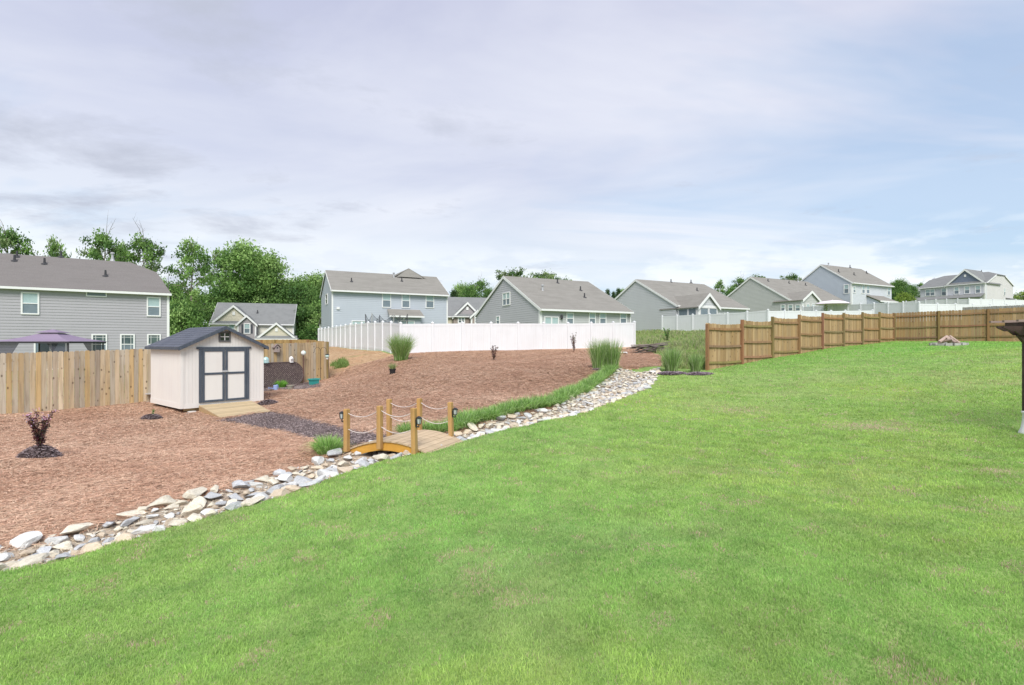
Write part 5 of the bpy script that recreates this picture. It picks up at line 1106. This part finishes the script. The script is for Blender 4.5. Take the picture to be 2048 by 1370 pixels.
while x < hw + .9:
    for sg in (1, -1):                                  # diagonal slats clipped to the outline
        pts = [(x + sg * u, .02 + u) for u in np.arange(-.0, 2 * hz, .02)]; pts = [p for p in pts if inside(*p)]
        if len(pts) > 2: m.bar(tl(Vector((pts[0][0], .004 * sg, pts[0][1]))), tl(Vector((pts[-1][0], .004 * sg, pts[-1][1]))), .024, .006, up=(0, 1, 0))
    x += st
x0_ = -hw - 2 * hz
m.build('lattice', M_latt, t)
m = MB(); m.slab([tl(p + Vector((0, .02, 0))) for p in [stad(2 * math.pi * (k + .5) / 40) * 1.0 for k in range(40)]], (0, .006, 0)); m.build('backing_mesh', mat('lattice_mottled_mesh', (.52, .43, .38), .8, noise=(22, .9, (.13, .10, .09), .47, .53)), t)  # tan backing with dark mottling behind the slats
# bird house
q = onfence(553, 697, .09); t = thing('birdhouse', 'weathered wooden birdhouse with a pitched roof hung on the fence', 'birdhouse', q, rzB)
m = MB(); m.slab([(-.11, -.07, -.16), (.11, -.07, -.16), (.11, -.07, .05), (0, -.07, .16), (-.11, -.07, .05)], (0, .14, 0)); m.build('body', M_wdgrey, t)
m = MB(); m.slab([(0, -.10, .185), (-.17, -.10, .03), (-.17, .08, .03), (0, .08, .185)], (0, 0, .02)); m.slab([(0, -.10, .185), (.17, -.10, .03), (.17, .08, .03), (0, .08, .185)], (0, 0, .02)); m.build('roof', mat('birdhouse_roof', (.22, .17, .16), .8), t)
m = MB(); m.tube([(0, -.075, .03), (0, -.069, .03)], .035, 12); m.build('hole', M_vent, t); m = MB(); m.tube([(0, -.12, -.05), (0, -.07, -.05)], .012, 6); m.build('perch', M_wdgrey, t)
# globes
def globe(label, px, py, r_, m_, post=True, off=.25, capm=None):
    q = onfence(px, py, off); g_ = h(q.x, q.y); t = thing('garden_globe', label, 'ornament', (q.x, q.y, g_)); zc_ = q.z - g_
    m = MB(); m.lathe([(max(.004, r_ * math.sin(math.pi * k / 12)), zc_ - r_ * math.cos(math.pi * k / 12)) for k in range(13)], 18); m.build('ball', m_, t, smooth=True)
    m = MB(); m.tube([(0, 0, -.1), (0, 0, zc_ - r_ * .9)], .028, 8); m.build('post', mat('brown_stake', (.13, .07, .055), .7), t)
globe('white and pale green glass globe on a brown stake by the fence', 607, 706, .115, mat('white_glass_globe', (.74, .77, .75), .12, .7, noise=(6, .8, (.42, .55, .48), .48, .6)))
def cloche(label, px, py, w, hh, m_, cat='lantern', name='garden_lantern', base=None, off=.17):
    q = onfence(px, py, off); t = thing(name, label, cat, q, rzB)
    m = MB(); m.lathe([(w * .9, 0), (w, .02), (w, hh * .55), (w * .8, hh * .78), (w * .4, hh * .94), (.015, hh)], 12); m.build('body', m_, t, smooth=False)
    m = MB(); m.lathe([(w * 1.12, -.02), (w * 1.12, 0.0)], 12); m.build('base', base or m_, t)
    if name == 'garden_lantern':
        for k in (-1, 0, 1):
            m = MB(); m.box(k * w * .55 - w * .18, -w * 1.02, hh * .15, k * w * .55 + w * .18, -w * .96, hh * .6); m.build('window', mat('lantern_opening', (.30, .27, .26), .5), t)
cloche('white arched garden lantern standing on the tipped table', 582.5, 724, .10, .26, mat('white_enamel', (.75, .73, .72), .5))
cloche('pale teal glass dome ornament beside the shed wall on the tipped table', 532, 725, .13, .25, mat('teal_glass', (.33, .52, .52), .12, .7, noise=(5, .6, (.6, .72, .72))), 'ornament', 'glass_dome')
# shepherd's hook with hanging feeder
q = onfence(641, 765, .35); g_ = h(q.x, q.y); t = thing('shepherds_hook', 'black double shepherd hook standing near the right end of the fence', 'garden hook', (q.x, q.y, g_), rzB)
tz = onfence(638, 703, .35).z - g_
m = MB(); m.tube([(0, 0, -.1), (0, 0, tz)], .011, 6); m.build('pole', M_iron, t)
for sg in (-1, 1):
    m = MB(); m.tube([(0, 0, tz - .05)] + [(sg * (.17 - .17 * math.cos(a)), 0, tz + .17 * math.sin(a) * 1.2) for a in np.linspace(.1, math.pi, 9)] + [(sg * .36, 0, tz - .06), (sg * .40, 0, tz - .02)], .008, 5); m.build('hook_arm', M_iron, t)
fd = thing('hanging_feeder', 'pale green glass feeder hanging from the right arm of the shepherd hook', 'bird feeder', t.location + Vector((fB.x * .37, fB.y * .37, tz - .20)), rzB)
m = MB(); m.tube([(0, 0, .15), (0, 0, .07)], .004, 4); m.lathe([(.01, .09), (.05, .075), (.09, .05), (.09, .035)], 12); m.build('lid', M_lant, fd)
m = MB(); m.lathe([(.075, .034), (.10, -.02), (.085, -.09), (.05, -.12)], 14); m.build('glass_jar', mat('pale_green_glass', (.40, .52, .48), .12, .7), fd, smooth=True); m = MB(); m.lathe([(.05, -.122), (.055, -.16), (.03, -.19)], 10); m.build('tray', mat('white_enamel'), fd)
# planters
def planter(label, px, py, w, d, hh, m_, name='planter_box', round_=False):
    x, y = G(px, py, 12, 26); t = thing(name, label, 'planter', (x, y, h(x, y)), rzB)
    if round_:
        m = MB(); m.lathe([(w * .36, -.02), (w * .48, hh), (w * .52, hh), (w * .52, hh + .02), (w * .44, hh + .02), (w * .42, hh - .03)], 16); m.build('pot', m_, t)
    else:
        m = MB(); a, b = w / 2, d / 2; B = [(-a * .8, -b * .8, -.02), (a * .8, -b * .8, -.02), (a * .8, b * .8, -.02), (-a * .8, b * .8, -.02), (-a, -b, hh), (a, -b, hh), (a, b, hh), (-a, b, hh)]
        m.add(B, [(3, 2, 1, 0), (0, 1, 5, 4), (1, 2, 6, 5), (2, 3, 7, 6), (3, 0, 4, 7)]); m.build('box', m_, t)
        m = MB(); e = .025
        for bb in ((-a - e, -b - e, a + e, -b + e), (-a - e, b - e, a + e, b + e), (-a - e, -b + e, -a + e, b - e), (a - e, -b + e, a + e, b - e)): m.box(bb[0], bb[1], hh - .04, bb[2], bb[3], hh + .015)
        m.build('rim', m_, t)
        m = MB(); m.box(-a * .93, -b * .9, hh - .09, a * .93, b * .9, hh - .06); m.build('soil', M_bark, t)
    return t
planter('empty turquoise plastic planter box by the foot of the shepherd hook', 628, 769, .40, .24, .25, mat('turquoise_plastic', (.04, .33, .30), .4, .4))
planter('low green and terracotta pot on the bark strip', 581, 778, .30, .3, .14, mat('mossy_terracotta', (.27, .29, .24), .7, noise=(6, .7, (.42, .25, .19))), 'flower_pot', True)
x, y = G(551, 780, 12, 26); t = thing('watering_can', 'pale blue watering can lying on the bark strip beside the shed', 'watering can', (x, y, h(x, y)), rzB + .2)
Mb = mat('pale_blue_plastic', (.30, .39, .64), .5, .4); m = MB(); m.lathe([(.085, -.01), (.09, .0), (.09, .19), (.075, .20)], 12); m.build('body', Mb, t); m = MB(); m.tube([(-.08, 0, .05), (-.3, 0, .10), (-.34, 0, .11)], [.03, .022, .03], 8); m.build('spout', Mb, t)
m = MB(); m.tube([(.085, 0, .04), (.15, 0, .10), (.12, 0, .20), (.05, 0, .21)], .012, 6); m.build('handle', Mb, t)
q_ = onfence(562, 770, .95); x, y = q_.x, q_.y; o = clump_mesh('border_grass', .40, .16, .32, 420, .02, [(.20, .46, .07), (.30, .58, .11)], seed=41, droop=1.5); o.location = (x, y, h(x, y)); tag(o, 'bright green grass tussock in front of the tipped table', 'grass clump')
x, y = G(595, 776, 12, 26); t = thing('garden_tray', 'thin pale plank lying on the bark strip', 'plank', (x, y, h(x, y)), rzB); m = MB(); m.box(-.22, -.05, .01, .22, .05, .035); m.build('board', M_wdgrey, t)

# ------------------------------------------------------------------ debris boards, fire pit
gx, gy = XY(1297, 29); gz_ = h(gx, gy); M_brd = mat('grey_weathered_board', (.17, .145, .13), .9, .1, obj_rand=.4, streak=((2, 25, 25), .5, (.36, .33, .30)))
BL_ = ['lowest', 'second lowest', 'third lowest', 'fourth lowest', 'fifth lowest', 'sixth lowest', 'seventh lowest', 'eighth lowest', 'ninth from the bottom', 'tenth from the bottom', 'ninth from the top', 'eighth from the top', 'seventh from the top', 'sixth from the top', 'fifth from the top', 'fourth from the top', 'third from the top', 'second from the top', 'topmost']
for i in range(19):
    m = MB(); L = rnd.uniform(1.1, 2.1); m.box(-L / 2, -.06, -.018, L / 2, .06, .018); o = m.build('weathered_board', M_brd)
    o.location = (gx + rnd.uniform(-.45, .55), gy + rnd.uniform(-.5, .5), gz_ + .06 + .028 * i * .75); o.rotation_euler = (rnd.uniform(-.15, .15), rnd.uniform(-.28, .05), rnd.uniform(-.55, .7))
    tag(o, 'dark weathered board, %s in the heap right of the white fence' % BL_[i], 'board', 'boards heaped right of the white fence')
for i in range(10):
    kx = rnd.choice(SK); o = bpy.data.objects.new('rubble_stone', rnd.choice(SP[kx])); COL.objects.link(o); x = gx - 1.6 + rnd.uniform(-.7, .5); y = gy - .3 + rnd.uniform(-.3, .3); s = rnd.uniform(.15, .3); o.location = (x, y, h(x, y) + .05); o.scale = (s * 1.3, s, s * .6); o.rotation_euler.z = rnd.uniform(0, 6)
    tag(o, kx + ' rubble stone between the white fence end and the heap of boards', 'stone', 'rubble beside the boards')
fx, fy = XY(1897, 24); fz = h(fx, fy); fp = thing('fire_pit', 'ring of grey stone blocks on the upper lawn before the back fence', 'fire pit', (fx, fy, fz))
for i in range(14):
    a = 2 * math.pi * i / 14; m = MB(); r_ = .60; c = Vector((r_ * math.cos(a), r_ * math.sin(a), 0)); tn = Vector((-math.sin(a), math.cos(a), 0)); rn = Vector((math.cos(a), math.sin(a), 0)); l_ = rnd.uniform(.22, .26); zz = h(fx + c.x, fy + c.y) - fz
    m.obox(c - tn * l_ / 2 - rn * .1 + Vector((0, 0, zz - .06)), tn * l_, rn * .2, (0, 0, .19 + rnd.uniform(-.015, .015))); m.build('ring_stone', M_conc, fp)
M_log = mat('pale_split_log', (.42, .32, .28), .9, noise=(10, .5, (.25, .16, .12)), obj_rand=.2)
for i, (a, b) in enumerate((((-.52, -.1, .16), (.02, .1, .42)), ((-.28, .25, .12), (.0, -.2, .30)), ((.05, -.35, .12), (.03, .2, .40)), ((.5, .0, .10), (.12, .1, .44)), ((.3, .3, .1), (-.1, -.1, .36)))):
    m = MB(); m.tube([Vector(a), Vector(b)], [.075, .065], 7); o = m.build('firewood_log', M_log); o.location = (fx, fy, fz)
    tag(o, ['split pale log leaning in from the left of the fire pit', 'low dark-ended log lying across the rear of the fire pit', 'pale log pointing at the viewer in the centre of the fire pit', 'pale log leaning in from the right of the fire pit', 'log hidden behind the others at the back right of the fire pit'][i], 'log', 'logs in the fire pit')
# pergola at the right edge
M_perg = mat('dark_pergola_stain', (.045, .028, .026), .6, .3, noise=(3, .4, (.10, .06, .05)), streak=((2, 12, 12), .3, (.13, .09, .08))); M_perg2 = mat('pergola_slat_pale', (.26, .19, .17), .7)
pxp, pyp = 9.06, 9.0; pzb = h(pxp, pyp); pg = thing('pergola', 'dark stained pergola with a white post foot cut by the right edge of the view', 'pergola', (pxp, pyp, pzb), R(-8))
tp = CZ + 18 / 1024 * 9 - pzb
for ox, oy in ((.0, 0), (.0, -3), (3.2, 0), (3.2, -3)):
    m = MB(); m.box(ox - .045, oy - .045, -.1, ox + .055, oy + .055, tp); po = m.build('post', M_perg, pg)
    m = MB(); m.lathe([(.125, -.02), (.12, .03), (.09, .10), (.072, .22), (.068, .36), (.078, .37), (.078, .40)], 14, (ox, oy, 0)); m.build('post_foot', M_trim, po, smooth=True)
for oy in (-.07, .06, -3.07, -2.94):
    m = MB(); z0 = tp
    m.slab([(-.42, oy, z0 + .10), (-.30, oy, z0 + .04), (-.24, oy, z0 + .04), (-.16, oy, z0 - .03), (3.6, oy, z0 - .03), (3.6, oy, z0 + .13), (-.42, oy, z0 + .13)], (0, .035, 0)); m.build('beam', M_perg, pg)
for ox in np.arange(-.1, 3.5, .45):
    m = MB(); m.box(ox, -3.4, tp + .132, ox + .035, .35, tp + .20); m.build('rafter', M_perg, pg)
for oy in np.arange(-3.3, .4, .3):
    m = MB(); m.box(-.36, oy, tp + .202, 3.7, oy + .05, tp + .235); m.build('slat', M_perg2, pg)
m = MB(); m.bar((.06, .0, tp - .28), (-.14, .0, tp - .02), .05, .07, up=(0, 1, 0)); m.build('brace', M_perg, pg)

# ------------------------------------------------------------------ gazebo, trampoline, umbrella
c = P(106, 685, 22.5); gz0 = h(c.x, c.y); ga = thing('canopy_gazebo', 'purple fabric gazebo with tied mesh curtains behind the left fence', 'gazebo', (c.x, c.y, gz0), R(12))
ez = P(0, 685, 22.5).z - gz0 + .04; hw = 1.28; M_can = mat('mauve_canopy', (.235, .185, .26), .85, .1, noise=(1.5, .3, (.28, .23, .31))); M_net = mat('curtain_mesh', (.07, .07, .09), .9, .1, alpha=.78)
m = MB(); pkz = ez + .36
B = [Vector((sx * (hw + .12), sy * (hw + .12), ez)) for sx, sy in ((-1, -1), (1, -1), (1, 1), (-1, 1))]; T2 = [Vector((sx * .28, sy * .28, pkz)) for sx, sy in ((-1, -1), (1, -1), (1, 1), (-1, 1))]
for i in range(4):
    j = (i + 1) % 4; pa, pb = [], []
    for k in range(7):
        t_ = k / 6; a_ = B[i].lerp(T2[i], t_); b_ = B[j].lerp(T2[j], t_); sg = Vector((0, 0, -.05 * math.sin(t_ * math.pi))); pa.append(a_ + sg); pb.append(b_ + sg)
    for k in range(6): m.slab([pa[k], pb[k], pb[k + 1], pa[k + 1]], (0, 0, .012))
m.build('canopy', M_can, ga)
m = MB(); B2 = [Vector((sx * .42, sy * .42, pkz + .0)) for sx, sy in ((-1, -1), (1, -1), (1, 1), (-1, 1))]; top = Vector((0, 0, pkz + .17))
for i in range(4): m.slab([B2[i] + Vector((0, 0, .03)), B2[(i + 1) % 4] + Vector((0, 0, .03)), top], (0, 0, .012))
m.build('vent_canopy', M_can, ga)
m = MB()
for i in range(4): m.bar(Vector((B[i].x * .97, B[i].y * .97, ez - .04)), Vector((B[(i + 1) % 4].x * .97, B[(i + 1) % 4].y * .97, ez - .04)), .03, .07)
m.build('valance', M_vent, ga)
for sx, sy in ((-1, -1), (1, -1), (1, 1), (-1, 1)):
    m = MB(); m.tube([(sx * hw, sy * hw, 0), (sx * hw, sy * hw, ez)], .035, 6); po = m.build('post', M_vent, ga)
    m = MB(); n = 9; a_ = []
    for k in range(n):
        u = k / (n - 1); a_.append([Vector((sx * (hw - .05 - u * .75 * (1 - .85 * f)), sy * (hw - .03 + .03 * math.sin(u * 25)), ez - .05 - f * 1.15)) for f in (0, .35, .7, 1.0)])
    for k in range(n - 1):
        for l in range(3): m.add([a_[k][l], a_[k + 1][l], a_[k + 1][l + 1], a_[k][l + 1]], [(0, 1, 2, 3)])
    m.build('curtain', M_net, ga)
c = P(773, 685, 45); tz0 = h(c.x, c.y); tr = thing('trampoline', 'round trampoline with sagging black safety net behind the white fence', 'trampoline', (c.x, c.y, tz0))
rr = 1.78; zt = P(0, 628, 45).z - tz0; M_net2 = mat('black_safety_net', (.05, .055, .07), .9, .1, alpha=.3)
m = MB(); m.tube([(rr * math.cos(a), rr * math.sin(a), .85) for a in np.linspace(0, 2 * math.pi, 25)], .05, 6); m.build('frame_ring', M_vent, tr); m = MB(); m.lathe([(rr - .1, .84), (rr - .1, .86)], 24); m.build('jumping_mat', M_vent, tr)
NP = 6
for i in range(NP):
    a = 2 * math.pi * i / NP + .05; m = MB(); p = Vector((math.cos(a), math.sin(a), 0)) * (rr + .05)
    m.tube([p, p + Vector((0, 0, zt))], .03, 7); m.build('pole', M_conc if i in (4, 5) else M_vent, tr)
net = MB(); topn = MB(); tp_ = []
for k in range(72):
    a = 2 * math.pi * k / 72 + .05; f = (k % 12) / 12; z = zt - .08 - .6 * (1 - (2 * f - 1) ** 2); tp_.append((Vector((math.cos(a) * rr, math.sin(a) * rr, .86)), Vector((math.cos(a) * (rr - .12 * (1 - (2 * f - 1) ** 2)), math.sin(a) * (rr - .12 * (1 - (2 * f - 1) ** 2)), z))))
for k in range(72): a_, b_ = tp_[k], tp_[(k + 1) % 72]; net.add([a_[0], b_[0], b_[1], a_[1]], [(0, 1, 2, 3)])
net.build('net', M_net2, tr); topn.tube([q[1] for q in tp_] + [tp_[0][1]], .013, 5); topn.build('net_hem', M_vent, tr)
c = P(1665, 601, 61); uz = h(c.x, c.y); um = thing('patio_umbrella', 'pinkish white round patio umbrella top behind the shaded white fence', 'umbrella', (c.x, c.y, uz)); zz = c.z - uz
m = MB(); m.lathe([(1.85, zz - .46), (1.84, zz - .40), (1.45, zz - .22), (.9, zz - .07), (.35, zz - .01), (.04, zz + .02)], 20); m.build('canopy', mat('pink_white_canopy', (.74, .66, .72), .8), um, smooth=True); m = MB(); m.tube([(0, 0, 0), (0, 0, zz + .1)], .03, 8); m.build('pole', M_trim, um)

# ------------------------------------------------------------------ trees
M_leaf = mat('tree_leaf', (1, 1, 1), .6, .25, attr=True, trans=.3, obj_rand=.12); M_bark_t = mat('tree_bark', (.24, .20, .17), .9, .1, noise=(3, .6, (.13, .11, .09)), bump=(8, .6, .05))
def tree_proto(kind, seed, cols, Ht=18.0, crown=(0.35, 1.0), W_=4.5, nclump=60, per=190, lsz=.26, bare=0):
    r = random.Random(seed); g = np.random.default_rng(seed); tk = MB(); pts = []; x = y = 0
    for k in range(9):
        f = k / 8; pts.append(Vector((x, y, Ht * .93 * f - .3))); x += r.uniform(-.3, .3); y += r.uniform(-.3, .3)
    tk.tube(pts, [.26 * (1 - .85 * k / 8) + .02 for k in range(9)], 7); ends = []
    nl = nclump
    for i in range(nl):
        f = crown[0] + (crown[1] - crown[0]) * ((i + .5) / nl) ** .9; b = pts[min(7, int(f * 8))].lerp(pts[min(8, int(f * 8) + 1)], f * 8 % 1)
        ff = (f - crown[0]) / (crown[1] - crown[0])
        env = {'dense': math.sqrt(max(.04, 1 - (2 * ff - .75) ** 2 / 1.7)), 'open': .35 + .75 * math.sin(min(1, ff * 1.05) * math.pi) ** .7, 'pine': max(.1, (1 - ff) ** .8), 'umbrella': .25 + 1.0 * ff ** .6 if ff < .85 else .7, 'low': math.sqrt(max(.05, 1 - (2 * ff - .8) ** 2 / 1.6))}[kind]
        a = i * 2.4 + r.uniform(-.5, .5); rad = W_ * env * r.uniform(.55, 1.08); up = r.uniform(.05, .45) * rad if kind != 'pine' else -.1 * rad
        e = b + Vector((math.cos(a) * rad, math.sin(a) * rad, up)); mid_ = b.lerp(e, .5) + Vector((r.uniform(-.3, .3), r.uniform(-.3, .3), r.uniform(0, .5)))
        tk.tube([b, mid_, e], [.075 * (1.2 - ff), .045, .012], 4, False); ends.append((mid_, e, ff))
    for _ in range(bare):
        b = pts[r.randrange(5, 9)]; a = r.uniform(0, 6.28); e = b + Vector((math.cos(a) * W_ * .7, math.sin(a) * W_ * .7, r.uniform(1, 3.2))); tk.tube([b, b.lerp(e, .5) + Vector((.2, .1, .2)), e], [.06, .035, .01], 4, False)
        for _ in range(3): p = b.lerp(e, r.uniform(.4, .95)); tk.tube([p, p + Vector((r.uniform(-.8, .8), r.uniform(-.8, .8), r.uniform(.4, 1.2)))], [.02, .006], 3, False)
    P_ = []; cc = []; cols = np.array(cols)
    for mid_, e, ff in ends:
        n = int(per * r.uniform(.6, 1.3)); cr = W_ * (.27 if kind in ('dense', 'low') else .20) * r.uniform(.8, 1.3); base = cols[r.randrange(len(cols))]
        k1 = int(n * .75); c0 = np.array(e); c1 = np.array(mid_)
        q = np.concatenate([c0 + g.normal(0, 1, (k1, 3)) * np.array([cr, cr, cr * .62]) * .62, c1 + g.normal(0, 1, (n - k1, 3)) * cr * .55]); P_.append(q); cc.append(base * g.uniform(.72, 1.3, (n, 1)))
    q = np.concatenate(P_); c = np.concatenate(cc); n = len(q); d = g.normal(0, 1, (n, 3)); d /= np.linalg.norm(d, axis=1)[:, None]; u = g.normal(0, 1, (n, 3)); v = np.cross(d, u); v /= np.linalg.norm(v, axis=1)[:, None]; s = (lsz * g.uniform(.5, 1.25, n))[:, None]
    co = np.stack([q - d * s, q - v * s * .5, q + d * s, q + v * s * .5], 1).reshape(-1, 3)
    t = thing('tree', 'tree', 'tree', (0, 0, -100)); tk.build('trunk', M_bark_t, t); np_mesh('crown', co, np.arange(n * 4), np.full(n, 4), np.repeat(c, 4, axis=0), M_leaf, t); t['_h'] = Ht; return t
GR = [(.15, .27, .07), (.20, .34, .09), (.27, .41, .13), (.09, .18, .045)]; GD = [(.075, .16, .045), (.11, .22, .055), (.15, .27, .07)]; GO = [(.20, .28, .11), (.24, .32, .14), (.16, .24, .08)]
PR = {'dense': tree_proto('dense', 1, GR, crown=(.22, 1.0), W_=4.8, nclump=85, per=170, bare=2), 'dense2': tree_proto('dense', 2, GD + GR[:1], crown=(.12, 1.0), W_=5.2, nclump=90, per=160), 'open': tree_proto('open', 3, GR + GO[:1], crown=(.45, 1.0), W_=4.2, nclump=44, per=120, bare=7),
      'open2': tree_proto('open', 4, GR, crown=(.32, 1.0), W_=3.8, nclump=46, per=110, bare=6), 'pine': tree_proto('pine', 5, [(.05, .10, .035), (.07, .13, .045)], crown=(.25, 1.0), W_=3.0, nclump=60, per=90, lsz=.2), 'umb': tree_proto('umbrella', 6, GO + GD[:1], crown=(.68, .98), W_=3.6, nclump=34, per=110),
      'low': tree_proto('low', 7, GR + GD, Ht=9, crown=(.05, 1.0), W_=3.8, nclump=70, per=170, lsz=.22), 'lite': tree_proto('dense', 8, [(.19, .28, .05), (.23, .33, .06)], Ht=6, crown=(.1, 1.0), W_=2.4, nclump=40, per=120, lsz=.16)}
LABT = {'dense': 'full leafy green tree', 'dense2': 'dark dense green tree', 'open': 'open-crowned tree with bare twigs', 'open2': 'slender thin-leaved tree with pale trunk', 'pine': 'dark pointed pine', 'umb': 'flat-topped sparse tree', 'low': 'low bushy green tree', 'lite': 'small yellow-green tree'}
TL = [ # px, top y, distance, kind, width scale, place
 (18, 446, 66, 'open', .62, 'above the left end of the grey house roof'), (-70, 470, 70, 'dense', .7, 'at the far left behind the grey house'), (108, 466, 70, 'open2', .38, 'above the middle of the left house roof'),
 (208, 455, 68, 'open', .60, 'above the right half of the left house roof'), (243, 476, 74, 'open2', .4, 'filling in above the right half of the left roof'), (288, 462, 70, 'open', .58, 'above the right end of the left house ridge'),
 (378, 470, 64, 'open2', .68, 'standing tall and pale-trunked right of the left house'), (352, 600, 62, 'low', .7, 'right beside the end wall of the left house'), (350, 565, 74, 'dense2', .6, 'behind the end of the left house'), (385, 578, 72, 'dense', .45, 'beside the pale-trunked tree'), (322, 556, 80, 'dense', .5, 'behind the corner of the left house roof'),
 (440, 492, 88, 'open2', .7, 'above the left gable of the cream house'), (492, 482, 86, 'dense', .95, 'tallest over the cream house'), (535, 505, 86, 'dense', .75, 'above the ridge end of the cream house'), (470, 560, 84, 'dense2', 1.1, 'just behind the cream house ridge'), (425, 585, 84, 'dense2', 1.1, 'behind the left end of the cream house'), (545, 560, 86, 'dense2', .9, 'behind the right end of the cream house'),
 (590, 562, 86, 'dense2', .95, 'in the dark mass right of the cream house'), (610, 552, 90, 'dense', .9, 'in the woods left of the blue-grey house'), (640, 546, 92, 'dense', 1.0, 'touching the blue-grey house gable'), (630, 605, 80, 'low', .8, 'bushy at the foot of the woods'), (622, 628, 80, 'low', .6, 'above the far end of the white fence'), (625, 578, 86, 'dense2', .7, 'in the middle of the woods'),
 (905, 572, 95, 'pine', 1.1, 'just right of the blue-grey house'), (920, 566, 98, 'dense', .6, 'above the low house roof'), (940, 568, 92, 'dense2', .55, 'dark above the low taupe-gabled house'), (960, 555, 98, 'open', .7, 'tallest above the low taupe-gabled house'), (978, 575, 95, 'dense2', .5, 'against the middle grey house gable'),
 (1030, 533, 105, 'umb', .95, 'left above the ridge of the middle grey house'), (1088, 535, 105, 'umb', .95, 'right above the ridge of the middle grey house'), (1136, 549, 110, 'umb', .6, 'small above the ridge of the middle grey house'),
 (1212, 572, 105, 'pine', .8, 'left in the gap before the screened-porch house'), (1228, 577, 103, 'pine', .7, 'middle of the gap before the screened-porch house'), (1240, 570, 106, 'pine', .8, 'right in the gap before the screened-porch house'), (1246, 574, 108, 'open2', .6, 'behind the gap pines'),
 (1440, 556, 108, 'open2', .5, 'nearly bare between the two grey roofs'), (1462, 572, 104, 'dense2', .6, 'between the screened-porch and sunroom houses'), (1482, 552, 108, 'open', .8, 'left of the sunroom house peak'), (1522, 546, 112, 'umb', .85, 'behind the sunroom house ridge'), (1503, 549, 116, 'umb', .8, 'at the sunroom house peak'), (1588, 544, 118, 'umb', .85, 'between the sunroom house and tall blue house'),
 (1802, 557, 112, 'dense2', .55, 'dark right of the tall blue house'), (1790, 562, 116, 'dense2', .5, 'against the tall blue house wall'), (1824, 568, 118, 'dense2', .5, 'beside the slate-gabled house'), (1842, 563, 126, 'open', .5, 'just left of the slate-gabled house'), (1812, 584, 100, 'lite', .8, 'small and bright in the gap above the white fence'),
 (2044, 582, 108, 'lite', 1.1, 'at the right edge above the fences')]
for i, (px, ty, Y, kd, ws_, place) in enumerate(TL):
    src = PR[kd]; x, y = XY(px, Y); z0 = h(x, y) - .1; top = P(px, ty, Y).z; s = max(.25, (top - z0) / src['_h']); w = ws_ * (s * .5 + .5) if s > 1 else ws_ * max(s, .6)
    first = src.location.z < -50
    if first: o = src; o.location = (x, y, z0); o.scale = (w, w, s); o.rotation_euler = (0, 0, rnd.uniform(0, 6.28)); o['label'] = '%s %s' % (LABT[kd], place)
    else: o = dup(src, (x, y, z0), rnd.uniform(0, 6.28), (w, w, s), '%s %s' % (LABT[kd], place))
    o['group'] = 'trees beyond the houses'
for o in bpy.data.objects:
    if '_h' in o: del o['_h']
